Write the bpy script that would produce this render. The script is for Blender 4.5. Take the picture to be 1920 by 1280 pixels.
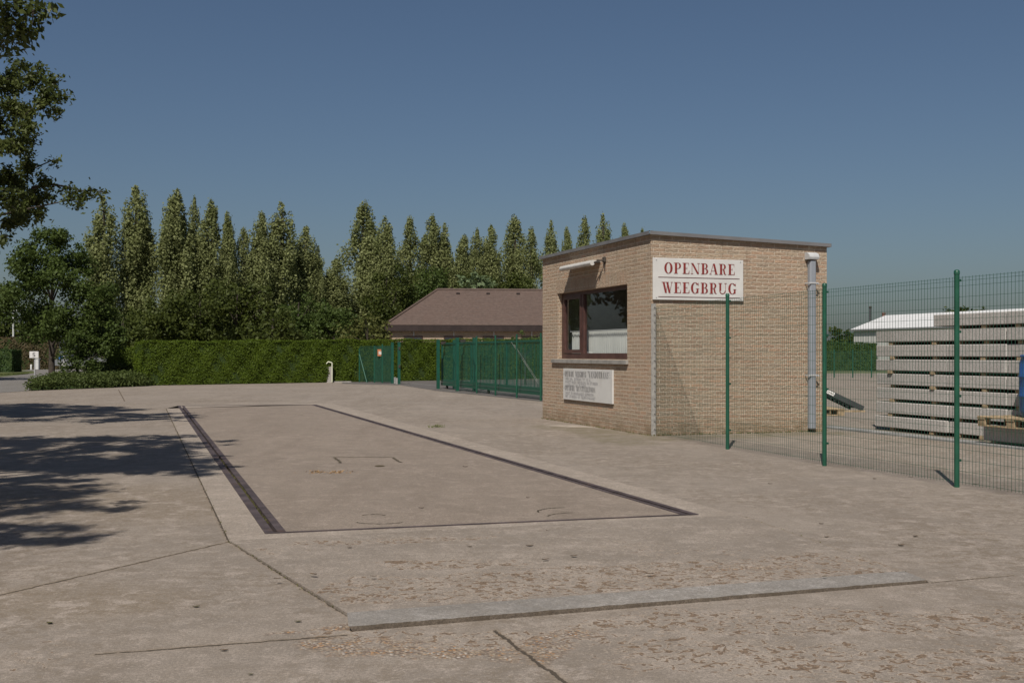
import bpy, math, random
import numpy as np
from mathutils import Vector, Matrix
R = math.radians
rng = np.random.default_rng(7)
random.seed(7)
for o in list(bpy.data.objects): bpy.data.objects.remove(o)
scene = bpy.context.scene
COL = scene.collection

# ------------------------------------------------------------------ camera, sky, sun, exposure
F, CX, HY, HC = 2100.0, 960.0, 662.0, 1.25       # focal length and horizon in photo pixels, eye height in metres
cam_d = bpy.data.cameras.new('camera'); cam = bpy.data.objects.new('camera', cam_d); COL.objects.link(cam)
cam.location = (0, 0, HC); cam.rotation_euler = (R(90), 0, 0)
cam_d.sensor_width = 36; cam_d.lens = 36*F/1920; cam_d.shift_y = (HY-640)/1920
cam_d.clip_start = 0.1; cam_d.clip_end = 5000
scene.camera = cam
SUN_EL = R(52); SUN_TRAVEL = Vector((.249, .9685, 0)).normalized()
world = bpy.data.worlds.new("World"); scene.world = world; world.use_nodes = True
wt = world.node_tree; wt.nodes.clear()
sky = wt.nodes.new('ShaderNodeTexSky'); sky.sky_type = 'NISHITA'; sky.sun_disc = False
sky.sun_elevation = SUN_EL; sky.sun_rotation = math.atan2(-SUN_TRAVEL.x, -SUN_TRAVEL.y)
sky.altitude = 0; sky.air_density = 1.0; sky.dust_density = 1.7; sky.ozone_density = 4.4
bg = wt.nodes.new('ShaderNodeBackground'); bg.inputs['Strength'].default_value = 0.053
wo = wt.nodes.new('ShaderNodeOutputWorld')
wt.links.new(sky.outputs[0], bg.inputs[0]); wt.links.new(bg.outputs[0], wo.inputs[0])
sd = bpy.data.lights.new('sun', 'SUN'); sd.energy = 5.0; sd.angle = R(0.5); sd.color = (1, .95, .87)
sun = bpy.data.objects.new('sun', sd); COL.objects.link(sun)
sdir = SUN_TRAVEL*math.cos(SUN_EL) + Vector((0, 0, -math.sin(SUN_EL)))
sun.rotation_euler = sdir.to_track_quat('-Z', 'Y').to_euler(); sun.location = (-20, -30, 40)
scene.view_settings.view_transform = 'Standard'; scene.view_settings.look = 'None'
scene.view_settings.exposure = 0.0; scene.view_settings.gamma = 1

# ------------------------------------------------------------------ geometry helpers
D1 = Vector((-.3203, .9473, 0)).normalized()     # the axis of the weighbridge and of the kiosk's window wall
D2 = Vector((D1.y, -D1.x, 0))                    # across it
UP = Vector((0, 0, 1))
def G(px, py, z=0.0):                            # point of the ground seen at a photo pixel
    y = F*(HC-z)/(py-HY); return Vector(((px-CX)/F*y, y, z))
def P(px, py, y): return Vector(((px-CX)/F*y, y, HC+(HY-py)/F*y))
def along(p, d, px):                             # how far along p + k d the column px lies
    o = (px-CX)/F; return (o*p.y-p.x)/(d.x-o*d.y)
def tag(o, label=None, cat=None, group=None, kind=None):
    if label: o['label'] = label
    if cat: o['category'] = cat
    if group: o['group'] = group
    if kind: o['kind'] = kind
    return o
def empty(name, loc, label=None, cat=None, group=None, rz=0.0):
    o = bpy.data.objects.new(name, None); COL.objects.link(o); o.empty_display_size = .2
    o.location = loc; o.rotation_euler = (0, 0, rz)
    return tag(o, label, cat, group)
def wmat(o):
    m = Matrix.LocRotScale(o.location, o.rotation_euler, o.scale)
    return wmat(o.parent) @ m if o.parent else m
def link(name, me, mat, parent=None):
    o = bpy.data.objects.new(name, me); COL.objects.link(o)
    if mat and not me.materials: me.materials.append(mat)
    if parent: o.parent = parent
    return o
def copy_tree(o, parent=None):
    c = o.copy(); COL.objects.link(c)
    if parent: c.parent = parent
    for ch in list(o.children): copy_tree(ch, c)
    return c
class MB:
    """collects shapes (in world coordinates) into ONE mesh"""
    def __init__(s): s.v = []; s.f = []; s.uv = {}; s.sm = []
    def add(s, vs, fs, smooth=False):
        b = len(s.v); s.v += [tuple(x) for x in vs]
        for f in fs: s.f.append([b+i for i in f]); s.sm.append(smooth)
        return s
    def quad(s, *p): return s.add(p, [list(range(len(p)))])
    def obox(s, o, u, v, w):                     # corner o, edge vectors u v w
        o, u, v, w = Vector(o), Vector(u), Vector(v), Vector(w)
        if u.cross(v).dot(w) < 0: u, v = v, u
        p = [o, o+u, o+u+v, o+v, o+w, o+u+w, o+u+v+w, o+v+w]
        return s.add(p, [[3,2,1,0],[4,5,6,7],[0,1,5,4],[1,2,6,5],[2,3,7,6],[3,0,4,7]])
    def cbox(s, c, sx, sy, sz, ax=None):         # centre c, sizes, axes
        ax = ax or (Vector((1,0,0)), Vector((0,1,0)), UP); c = Vector(c)
        u, v, w = ax[0]*sx, ax[1]*sy, ax[2]*sz
        return s.obox(c-(u+v+w)/2, u, v, w)
    def bbox(s, c, sx, sy, sz, ax=None, b=.01):  # box with chamfered edges
        ax = ax or (Vector((1,0,0)), Vector((0,1,0)), UP); c = Vector(c)
        import bmesh
        bm = bmesh.new(); bmesh.ops.create_cube(bm, size=1)
        for q in bm.verts: q.co = Vector((q.co.x*sx, q.co.y*sy, q.co.z*sz))
        bmesh.ops.bevel(bm, geom=list(bm.edges), offset=b, segments=1, affect='EDGES')
        bm.verts.index_update(); m = Matrix((ax[0], ax[1], ax[2])).transposed()
        s.add([c + m @ q.co for q in bm.verts], [[q.index for q in f.verts] for f in bm.faces]); bm.free()
        return s
    def tube(s, pts, r, n=8, caps=True):
        pts = [Vector(p) for p in pts]; rs = r if isinstance(r, (list, tuple)) else [r]*len(pts)
        rings = []
        for i, p in enumerate(pts):
            a = pts[max(i-1, 0)]; b = pts[min(i+1, len(pts)-1)]; d = (b-a).normalized()
            x = d.cross(UP) if abs(d.z) < .95 else d.cross(Vector((0, 1, 0)))
            x.normalize(); y = d.cross(x)
            rings.append([p + (x*math.cos(2*math.pi*k/n) + y*math.sin(2*math.pi*k/n))*rs[i] for k in range(n)])
        vs = [q for r_ in rings for q in r_]; fs = []
        for i in range(len(pts)-1):
            for k in range(n):
                a, b = i*n+k, i*n+(k+1) % n
                fs.append([a, a+n, b+n, b])
        s.add(vs, fs, n > 5)
        if caps:
            s.add(rings[0], [list(range(n))]); s.add(rings[-1], [list(range(n))[::-1]])
        return s
    def lathe(s, c, prof, n=24):
        c = Vector(c); vs = []; fs = []
        for (r, z) in prof:
            vs += [c+Vector((r*math.cos(2*math.pi*k/n), r*math.sin(2*math.pi*k/n), z)) for k in range(n)]
        for i in range(len(prof)-1):
            for k in range(n):
                a, b = i*n+k, i*n+(k+1) % n
                fs.append([a, b, b+n, a+n])
        s.add(vs, fs, True)
        s.add(vs[:n], [list(range(n))[::-1]]); s.add(vs[-n:], [list(range(n))]); return s
    def build(s, name, mat, parent=None, uvax=None, ax=None):
        D1, D2 = ax or (globals()['D1'], globals()['D2'])
        vs = s.v
        if parent:
            im = wmat(parent).inverted(); vs = [tuple(im @ Vector(p)) for p in s.v]
        me = bpy.data.meshes.new(name); me.from_pydata(vs, [], s.f)
        if uvax is not None:                     # metric box projection on (D1, D2, z)
            uv = me.uv_layers.new(name='metres'); me.update()
            for poly in me.polygons:
                pts = [Vector(s.v[i]) for i in poly.vertices]
                n = (pts[1]-pts[0]).cross(pts[2]-pts[1])
                for li, p in zip(poly.loop_indices, pts):
                    if abs(n.z) > max(abs(n.dot(D1)), abs(n.dot(D2))): a, b = p.dot(D1), p.dot(D2)
                    elif abs(n.dot(D1)) > abs(n.dot(D2)): a, b = p.dot(D2), p.z
                    else: a, b = p.dot(D1), p.z
                    uv.data[li].uv = (b, a) if uvax == 'turned' else (a, b)
        for i, q in enumerate(me.polygons): q.use_smooth = s.sm[i]
        me.update()
        return link(name, me, mat, parent)
def inset(q, d):                                 # shrink a flat quad (counter-clockwise) by d (one value, or one per edge)
    n = len(q); out = []; dd = d if isinstance(d, (list, tuple)) else [d]*n
    for i in range(n):
        a, b, c = q[i-1], q[i], q[(i+1) % n]
        e1 = (b-a).normalized(); e2 = (c-b).normalized()
        n1 = Vector((-e1.y, e1.x, 0)); n2 = Vector((-e2.y, e2.x, 0))
        p1, p2 = a+n1*dd[i-1], c+n2*dd[i]
        t = ((p2-p1).cross(e2).z)/(e1.cross(e2).z); out.append(p1+e1*t)
    return out
def ring(mb, a, b, za, zb):                      # flat ring between two loops
    n = len(a)
    A = [Vector((p.x, p.y, za)) for p in a]; B = [Vector((p.x, p.y, zb)) for p in b]
    for i in range(n):
        j = (i+1) % n; mb.quad(A[i], A[j], B[j], B[i])

# ------------------------------------------------------------------ material helpers
class NT:
    def __init__(s, name):
        s.m = bpy.data.materials.new(name); s.m.use_nodes = True; s.t = s.m.node_tree
        s.b = s.t.nodes['Principled BSDF']; s.o = s.t.nodes['Material Output']
        s.pos = None
    def set(s, sock, v):
        if v is None: return
        if isinstance(v, bpy.types.NodeSocket): s.t.links.new(v, sock)
        elif isinstance(v, (tuple, list, Vector)) and sock.type == 'RGBA': sock.default_value = tuple(v)[:3]+(1,)
        else: sock.default_value = v
    def n(s, typ, out=0, ins=None, **kw):
        nd = s.t.nodes.new(typ)
        for k, v in kw.items(): setattr(nd, k, v)
        for k, v in (ins or {}).items(): s.set(nd.inputs[k], v)
        return nd.outputs[out]
    def m_(s, op, a, b=None, c=None, clamp=False):
        return s.n('ShaderNodeMath', ins={0: a, 1: b, 2: c}, operation=op, use_clamp=clamp)
    def v_(s, op, a, b=None, out=0): return s.n('ShaderNodeVectorMath', out, {0: a, 1: b}, operation=op)
    def mix(s, f, a, b, blend='MIX'):
        nd = s.t.nodes.new('ShaderNodeMix'); nd.data_type = 'RGBA'; nd.blend_type = blend
        s.set(nd.inputs[0], f); s.set(nd.inputs[6], a); s.set(nd.inputs[7], b); return nd.outputs[2]
    def noise(s, v, sc, det=3, ro=.55, dist=0, out=0):
        return s.n('ShaderNodeTexNoise', out, {'Vector': v, 'Scale': sc, 'Detail': det, 'Roughness': ro, 'Distortion': dist})
    def vor(s, v, sc, out=0, feat='F1'): return s.n('ShaderNodeTexVoronoi', out, {'Vector': v, 'Scale': sc}, feature=feat)
    def sm(s, x, a, b, lo=0.0, hi=1.0):          # smoothstep from a to b
        return s.n('ShaderNodeMapRange', ins={0: x, 1: a, 2: b, 3: lo, 4: hi}, interpolation_type='SMOOTHSTEP')
    def lin(s, x, a, b, lo, hi): return s.n('ShaderNodeMapRange', ins={0: x, 1: a, 2: b, 3: lo, 4: hi})
    def obj(s): return s.n('ShaderNodeTexCoord', 3)
    def uv(s): return s.n('ShaderNodeTexCoord', 2)
    def map(s, v, scale=(1,1,1), rot=0.0, loc=(0,0,0)):
        return s.n('ShaderNodeMapping', ins={0: v, 1: loc, 2: (0,0,rot), 3: scale})
    def seg(s, p, a, b):                         # distance from p to the segment ab (both at z = 0)
        a = Vector((a.x, a.y, 0)); ba = Vector((b.x, b.y, 0))-a
        pa = s.v_('SUBTRACT', p, tuple(a))
        h = s.m_('MULTIPLY', s.v_('DOT_PRODUCT', pa, tuple(ba), 1), 1/ba.length_squared, clamp=True)
        sc = s.n('ShaderNodeVectorMath', ins={0: tuple(ba), 'Scale': h}, operation='SCALE')
        return s.v_('LENGTH', s.v_('SUBTRACT', pa, sc), out=1)
    def bump(s, h, st=.5, d=.01): return s.n('ShaderNodeBump', ins={'Strength': st, 'Distance': d, 'Height': h})
    def fin(s, col=None, rough=.8, nrm=None, spec=.3, metal=0.0):
        s.set(s.b.inputs['Base Color'], col); s.set(s.b.inputs['Roughness'], rough); s.set(s.b.inputs['Normal'], nrm)
        s.b.inputs['Specular IOR Level'].default_value = spec; s.b.inputs['Metallic'].default_value = metal
        return s.m

def plain(name, col, rough=.6, var=.25, sc=6.0, spec=.3, metal=0.0, bump=.15, dirt=None, bsc=60):
    t = NT(name); p = t.obj()
    n1 = t.noise(p, sc, 5, .6); n2 = t.noise(p, bsc, 3, .6)
    c = t.mix(t.sm(n1, .3, .7), tuple(x*(1-var) for x in col), tuple(min(1, x*(1+var)) for x in col))
    if dirt: c = t.mix(t.sm(t.noise(p, sc*.7, 6, .7, .5), .52, .75, 0, .8), c, dirt)
    return t.fin(c, t.lin(n2, 0, 1, max(.05, rough-.12), min(1, rough+.12)), t.bump(n2, bump, .004), spec, metal)

def leafmat(name, dark, light, trans=.3, sc=.8, rough=.6):
    t = NT(name)
    g = t.n('ShaderNodeNewGeometry', 8)          # random per leaf
    big = t.noise(t.obj(), sc, 3, .6)
    f = t.m_('ADD', t.m_('MULTIPLY', g, .6), t.m_('MULTIPLY', t.sm(big, .3, .7), .4))
    c = t.mix(f, dark, light)
    t.fin(c, rough, None, .18)
    tr = t.n('ShaderNodeBsdfTranslucent', ins={0: t.mix(.5, c, tuple(min(1, x*1.5) for x in light))})
    mx = t.n('ShaderNodeMixShader', ins={0: trans, 1: t.b.outputs[0], 2: tr})
    t.t.links.new(mx, t.o.inputs[0]); return t.m

BASE = (.305, .257, .213)
def concrete(name, base=BASE, joints=(), agg=(), pits=(), moss=(), worn=0.5, pitamt=1.0, lightp=(), rough=.85, var=1.0, brown=()):
    """weathered cast concrete; joints (a, b, width), agg / pits / moss / lightp (a, b, radius) in metres"""
    t = NT(name); p = t.obj()
    B = Vector(base)
    wob = t.v_('SUBTRACT', t.noise(p, 1.3, 4, .6, out=1), (.5, .5, .5))
    wob2 = t.v_('SUBTRACT', t.noise(p, 14, 4, .65, out=1), (.5, .5, .5))
    pw = t.v_('ADD', p, t.n('ShaderNodeVectorMath', ins={0: wob, 'Scale': .6}, operation='SCALE'))
    pj = t.v_('ADD', p, t.n('ShaderNodeVectorMath', ins={0: wob2, 'Scale': .05}, operation='SCALE'))
    big = t.noise(p, .28, 5, .62); mid = t.noise(p, 1.7, 7, .66, .3); fine = t.noise(p, 38, 5, .7); grit = t.noise(p, 210, 2, .6)
    st = t.noise(t.map(p, (1.1, .14, 1), R(-18.7)), 1.6, 5, .6, .4)
    c = t.mix(t.sm(big, .3, .7), B*(1-.16*var), B*(1+.10*var))
    c = t.mix(t.sm(mid, .38, .62, 0, .85*var), c, B*.72)
    c = t.mix(t.sm(st, .48, .68, 0, .7*var), c, Vector((B.x*.66, B.y*.64, B.z*.62)))
    c = t.mix(t.sm(t.noise(p, .9, 6, .7, .8), .56, .74, 0, .5*var), c, Vector((B.x*1.22, B.y*1.22, B.z*1.25)))
    def mask(lst, k=1.0, src=pw):
        out = None
        for a, b, r in lst:
            q = t.sm(t.seg(src, a, b), r, r*.35)
            out = q if out is None else t.m_('MAXIMUM', out, q)
        return out
    h = t.m_('ADD', t.m_('MULTIPLY', fine, .5), t.m_('MULTIPLY', grit, .35))
    # fine dark grain, stronger where the skin is worn
    wornmask = t.sm(t.noise(p, .45, 4, .6), .38, .66)
    bm = mask(brown)
    if bm is not None: wornmask = t.m_('MAXIMUM', wornmask, bm)
    gr = t.m_('MULTIPLY', t.sm(t.noise(p, 9.5, 7, .86), .47, .545), t.lin(wornmask, 0, 1, .16, worn))
    c = t.mix(gr, c, Vector((B.x*.50, B.y*.45, B.z*.37)))
    if bm is not None: c = t.mix(t.m_('MULTIPLY', bm, .45), c, Vector((B.x*.72, B.y*.66, B.z*.55)))
    c = t.mix(t.m_('MULTIPLY', t.sm(t.noise(t.v_('ADD', p, (7.3, 2.1, 0)), 5, 8, .82), .51, .60), t.lin(wornmask, 0, 1, .45, .75)), c, Vector((B.x*1.32, B.y*1.32, B.z*1.36)))
    c = t.mix(t.sm(grit, .34, .56, .6, 0), c, B*.38)
    c = t.mix(t.sm(t.noise(p, 75, 4, .7), .42, .54, .55, 0), c, B*.48)
    c = t.mix(t.sm(t.noise(t.v_('ADD', p, (1.7, 4.4, 0)), 48, 4, .75), .55, .66, 0, .5), c, B*1.3)
    # pits: spalled hollows with a pale rim
    pm = mask(pits)
    pn = t.noise(p, 19, 3, .55, 1.0)
    pfree = t.m_('MULTIPLY', t.sm(t.noise(p, .8, 3, .6), .5, .66), .62)
    pmm = t.m_('MAXIMUM', pm, pfree) if pm is not None else pfree
    pmm = t.m_('MULTIPLY', pmm, pitamt)
    thr = t.lin(pmm, 0, 1, .80, .555)
    rim = t.m_('MULTIPLY', t.sm(t.m_('SUBTRACT', pn, thr), -.09, -.01), t.sm(pmm, .1, .8, 0, .5))
    pn2 = t.noise(t.v_('ADD', p, (3.1, 8.2, 0)), 8.5, 4, .6, .8)
    hole = t.m_('MAXIMUM', t.sm(t.m_('SUBTRACT', pn, thr), 0, .014), t.m_('MULTIPLY', t.sm(pn2, .625, .64), t.sm(pmm, .55, .8)))
    c = t.mix(rim, c, Vector((B.x*1.26, B.y*1.22, B.z*1.17)))
    pc = t.mix(t.sm(t.noise(p, 70, 3), .35, .65), (.075, .052, .036), (.20, .135, .085))
    c = t.mix(t.m_('MULTIPLY', hole, .9), c, pc)
    h = t.m_('SUBTRACT', h, t.m_('MULTIPLY', hole, 1.3))
    am = mask(agg)
    if am is not None:                           # skin gone: rounded gravel shows
        am = t.m_('MULTIPLY', am, t.sm(t.noise(p, 7, 5, .7), .40, .52))
        vc = t.vor(p, 62, 1); vd = t.vor(p, 62, 0)
        hue = t.n('ShaderNodeSeparateColor', 0, {0: vc}); sat = t.n('ShaderNodeSeparateColor', 1, {0: vc})
        stone = t.mix(t.sm(hue, .3, .8), (.33, .275, .215), (.34, .19, .09))
        stone = t.mix(t.sm(sat, .72, .8), stone, (.17, .13, .11))
        stone = t.mix(t.sm(sat, .2, .12), stone, (.46, .41, .36))
        stone = t.mix(t.sm(vd, .38, .6), stone, (.16, .12, .09))
        stone = t.mix(t.sm(t.noise(p, 21, 5, .75), .48, .60, 0, .85), stone, (B.x*.85, B.y*.78, B.z*.68))
        c = t.mix(am, c, stone)
        h = t.m_('ADD', h, t.m_('MULTIPLY', am, t.m_('SUBTRACT', .6, t.m_('MULTIPLY', vd, 2.0))))
    mm = mask(moss)
    if mm is not None:
        c = t.mix(t.m_('MULTIPLY', mm, t.sm(t.noise(p, 3, 6, .7), .35, .62, .1, .75)), c, (.135, .115, .07))
    lm = mask(lightp)
    if lm is not None:
        c = t.mix(t.m_('MULTIPLY', lm, t.sm(t.noise(p, 5, 6, .7), .3, .6, .1, .7)), c, Vector((B.x*1.4, B.y*1.42, B.z*1.48)))
    for a, b, w in joints:
        d = t.seg(pj, a, b)
        c = t.mix(t.sm(d, w*3.5, w*1.2, 0, .30), c, (.20, .15, .10))
        k = t.sm(d, w, w*.55)
        c = t.mix(t.m_('MULTIPLY', k, t.sm(t.noise(p, 5, 4, .7), .25, .45, .55, 1)), c, (.07, .055, .04))
        h = t.m_('SUBTRACT', h, t.m_('MULTIPLY', k, 2.0))
    return t.fin(c, rough, t.bump(h, .55, .012), .25)

# ------------------------------------------------------------------ ground, weighbridge pit, aprons
WA, WB, WC, WD = G(333,761), G(593,759), G(1310,966), G(497,1002)      # outer corners of the weighbridge frame
WQ = [WD, WC, WB, WA]                            # counter-clockwise from above
RA, RB, RC, RD = G(312,766), G(622,756), G(1388,967), G(430,1015)      # pale concrete rim round it
RQ = [RD, RC, RB, RA]
K1, K2, K3, K4 = G(664,1183), G(1745,1092), G(1696,1075), G(651,1154)  # kerb beam: front left, front right, back right, back left
JN = [(RD, G(0,1115), .012), (G(650,1190), G(180,1226), .012), (G(928,1182), G(1075,1290), .013),
      (RC, K3, .013), (RD, RA, .011), (RD, K4, .009), (K2, G(1900,1078), .008), (G(222,730), G(234,752), .012),
      (G(330,752), G(560,752), .04), (RA, RB, .02)]
AGG = [(G(590,1212), G(880,1215), .17), (G(880,1215), G(1010,1235), .15), (G(1010,1225), G(1090,1190), .13),
       (G(480,1190), G(650,1180), .07), (G(560,888), G(650,884), .02)]
PITS = [(G(1250,1165), G(1900,1160), .42), (G(1260,1230), G(1560,1240), .5), (G(1100,1180), G(1500,1150), .18),
        (G(1600,1250), G(1900,1230), .4), (G(600,1190), G(1100,1200), .22)]
MOSS = [(G(1050,800), G(1240,822), .7), (G(1240,822), G(1560,812), .5), (G(1100,806), G(1180,830), .6)]
LIGHT = [(G(1060,798), G(1105,800), .35)]
BROWN = [(G(60,930), G(340,945), 1.5), (G(60,1120), G(200,1130), .6)]
M_yard = concrete('weathered_yard_concrete', BASE, JN, AGG, PITS, MOSS, .85, 1.0, LIGHT, .85, 1.0, BROWN)
M_apron = concrete('pitted_apron_concrete', BASE, [(RC, K3, .009)], [(G(1330,1068), G(1620,1062), .10)],
                   [(K4+D1*.45+D2*.3, K3+D1*.25-D2*.3, .6), (G(900,1100), G(1600,1060), .4), (G(560,1025), G(900,1010), .15), (G(760,1060), G(960,1060), .25)], (), .55, 1.2)
M_rim = concrete('pale_rim_concrete', Vector(BASE)*1.14, (), (), (), (), .35, .5, (), .85, .7)
M_deck = concrete('weighbridge_deck_concrete', Vector((BASE[0]*.90, BASE[1]*.87, BASE[2]*.85)), (), (), (), (), .2, .15, (), .8, .7)
M_kerb = concrete('smooth_kerb_concrete', (.305, .278, .250), (), (), (), (), .6, .6, (), .85, 1.2)
M_kerbface = concrete('dirty_kerb_face', (.15, .12, .092), (), (), (), (), .8, .6)
M_road = concrete('grey_road', (.20, .185, .17), (), (), (), (), .2, .1, (), .85, .6)
M_asph = concrete('driveway_asphalt', (.135, .122, .112), (), (), (), (), .2, .1, (), .85, .6)
M_earth = plain('dry_earth_and_grass', (.10, .105, .05), .95, .4, .6)

def sheet(name, pts, z, mat):
    return tag(MB().quad(*[Vector((p.x, p.y, z)) for p in pts]).build(name, mat), kind='structure')
mb = MB()                                        # the yard: one sheet with a hole for the weighbridge pit
YQ = [Vector((-70,-30,0)), Vector((90,-30,0)), Vector((130,90,0)), Vector((-30,60,0))]
ring(mb, YQ, WQ, 0, 0)
tag(mb.build('yard', M_yard), kind='structure')
mb = MB()
b0 = [Vector((-3000,-800,0)), Vector((3000,-800,0)), Vector((3000,4000,0)), Vector((-3000,4000,0))]
ring(mb, b0, WQ, -.02, -.02)
tag(mb.build('ground', M_earth), kind='structure')
mb = MB(); ring(mb, RQ, WQ, .005, .005); tag(mb.build('pit_rim', M_rim), kind='structure')
mb = MB(); ring(mb, WQ, WQ, -.0005, -.45); mb.quad(*[Vector((p.x, p.y, -.45)) for p in WQ])
M_dark = plain('pit_dirt', (.05, .042, .035), .95, .4, 3); tag(mb.build('pit', M_dark), kind='structure')
# apron rising 35 mm to the kerb
n = 8; mb = MB()
kz = .014
A0, A1, A2, A3 = Vector((RD.x,RD.y,.009)), Vector((RC.x,RC.y,.009)), Vector((K3.x,K3.y,kz)), Vector((K4.x,K4.y,kz))
mb.quad(A3, A2, A1, A0)
for a, b in ((A0,A3),(A2,A1),(A1,A0)): mb.quad(Vector((a.x,a.y,-.01)), Vector((b.x,b.y,-.01)), b, a)
tag(mb.build('apron', M_apron), kind='structure')
mb = MB(); N = 60; top = []; bot = []
for i in range(N+1):
    f = i/N; a = K1.lerp(K2, f); b = K4.lerp(K3, f)
    w = rng.normal(0, .009); hz = .024*(1-.3*f)+rng.normal(0, .001)
    if i in (0, N): w = -.02
    d = (b-a).normalized()
    a2 = a + Vector((-d.y,d.x,0))*abs(w)*.8
    mb.v += [tuple(a+UP*-.01), tuple(a2+UP*(hz-.010)), tuple(a2+UP*hz+Vector((-d.y,d.x,0))*.010), tuple(b+UP*(kz+.002)), tuple(b+UP*.0)]
for i in range(N):
    for k in range(4): mb.f.append([i*5+k, (i+1)*5+k, (i+1)*5+k+1, i*5+k+1]); mb.sm.append(False)
mb.f.append([0,1,2,3,4]); mb.sm.append(False); mb.f.append([N*5+k for k in (4,3,2,1,0)]); mb.sm.append(False)
kerb = mb.build('kerb_beam', M_kerb); kerb.data.materials.append(M_kerbface)
for i, q in enumerate(kerb.data.polygons):
    if i < 4*N and i % 4 < 2: q.material_index = 1
tag(kerb, kind='structure')
# roads and verge beyond
sheet('road', [G(-90,742), G(50,733), G(118,712), G(160,697), G(150,692.5), G(60,692.5), G(-90,712)], .006, M_road)
sheet('driveway', [G(640,719), G(752,722), G(823,733), G(1030,754), G(1030,712), G(820,710), G(650,711)], .006, M_asph)
line_m = plain('worn_white_paint', (.42, .41, .39), .8, .3, 3)
ln0, ln1 = G(752,717.5), G(822,723.5)
sheet('driveway_line', [ln0, ln1, ln1+D1*.7, ln0+D1*.7], .011, line_m)
# concrete edging in the storage yard, behind the fence
e0, e1 = G(1530,801), G(2050,858); ew = D2*.3
mb = MB(); mb.obox(e0, e1-e0, ew, UP*.025); tag(mb.build('concrete_edging', plain('edging_concrete', (.20,.195,.188), .85, .3, 3)), kind='structure')

# ------------------------------------------------------------------ the weighbridge
M_steel = plain('rusty_brown_steel', (.072, .055, .055), .7, .35, 5, .35, .25, .5, (.115, .07, .045))
M_gap = plain('gap_dirt', (.055, .05, .03), .95, .4, 9)
wr = empty('weighbridge', (WD+WC+WB+WA)/4, 'long flush concrete weighbridge deck in a dark steel frame, in front of the brick hut', 'weighbridge')
q0 = WQ; q1 = inset(q0, [.028,.05,.03,.062]); q2 = inset(q0, [.038,.075,.045,.092]); q3 = inset(q0, [.060,.118,.07,.150]); q4 = inset(q0, [.061,.12,.072,.152])
for i in range(4):
    j = (i+1) % 4; mb = MB()
    zt = .011
    a, b, c, d = q0[i], q0[j], q1[j], q1[i]
    Z = lambda p, z: Vector((p.x, p.y, z))
    mb.quad(Z(a,zt), Z(b,zt), Z(c,zt), Z(d,zt)); mb.quad(Z(d,zt), Z(c,zt), Z(c,-.12), Z(d,-.12)); mb.quad(Z(b,zt), Z(a,zt), Z(a,-.01), Z(b,-.01))
    mb.build('pit_angle', M_steel, wr)
    mb = MB(); zt = .007
    a, b, c, d = q2[i], q2[j], q3[j], q3[i]
    mb.quad(Z(a,zt), Z(b,zt), Z(c,zt), Z(d,zt)); mb.quad(Z(b,zt), Z(a,zt), Z(a,-.12), Z(b,-.12)); mb.quad(Z(d,zt), Z(c,zt), Z(c,-.12), Z(d,-.12))
    mb.build('deck_angle', M_steel, wr)
mb = MB(); ring(mb, q1, q2, -.035, -.035); mb.build('gap_dirt', M_gap, wr)
mb = MB(); mb.quad(*[Vector((p.x,p.y,.004)) for p in q4]); ring(mb, q4, q4, -.12, .004); mb.build('deck', M_deck, wr)
# hatch in the deck: a dark seam round a square lid, a lifting slot, rusty crescents
M_seam = plain('seam_dirt', (.085, .068, .045), .95, .4, 8)
h0, h1, h2, h3 = G(640,868,.004), G(752,867,.004), G(735,857,.004), G(626,857,.004)
def jag(mb, a, b, w, z, n=24, amp=.5, drop=0.0):  # a flat ragged strip
    L = []; Rr = []; d = (b-a); nn = Vector((-d.y, d.x, 0)).normalized()
    for i in range(n+1):
        p = a.lerp(b, i/n); p.z = z; ww = w*(1+rng.uniform(-amp, amp)); o = nn*rng.normal(0, w*.3)
        L.append(p+nn*ww/2+o); Rr.append(p-nn*ww/2+o)
    for i in range(n):
        if rng.random() < drop: continue
        mb.quad(L[i], Rr[i], Rr[i+1], L[i+1])
for a, b, z in ((h3,h2,.0065),(h2,h1,.0069),(h3,h0,.0073)): mb = MB(); jag(mb, a, b, .028, z, 24, .5, 0); mb.build('hatch_seam', M_seam, wr)
mb = MB(); c = G(712,873,.0065); mb.quad(*[c+D2*.055*math.cos(a)+D1*.075*math.sin(a) for a in np.linspace(0, 2*math.pi, 20)[:-1]]); mb.build('lifting_slot', plain('slot_dark', (.06,.045,.02), .9), wr)
for (px, py, r, a0, a1) in ((714,975,.20,-2.6,-.5),(1080,958,.30,1.8,3.4),(1100,968,.3,1.9,3.0),(520,778,.5,-.2,2.8),(700,966,.09,.2,3.0)):
    mb = MB(); c = G(px,py,.0067); pts = [c+Vector((math.cos(a)*r, math.sin(a)*r*.8, 0)) for a in np.linspace(a0, a1, 12)]
    for i in range(11): jag(mb, pts[i], pts[i+1], .012, .0067, 2, .6)
    mb.build('scrape_mark', M_seam, wr)

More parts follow.
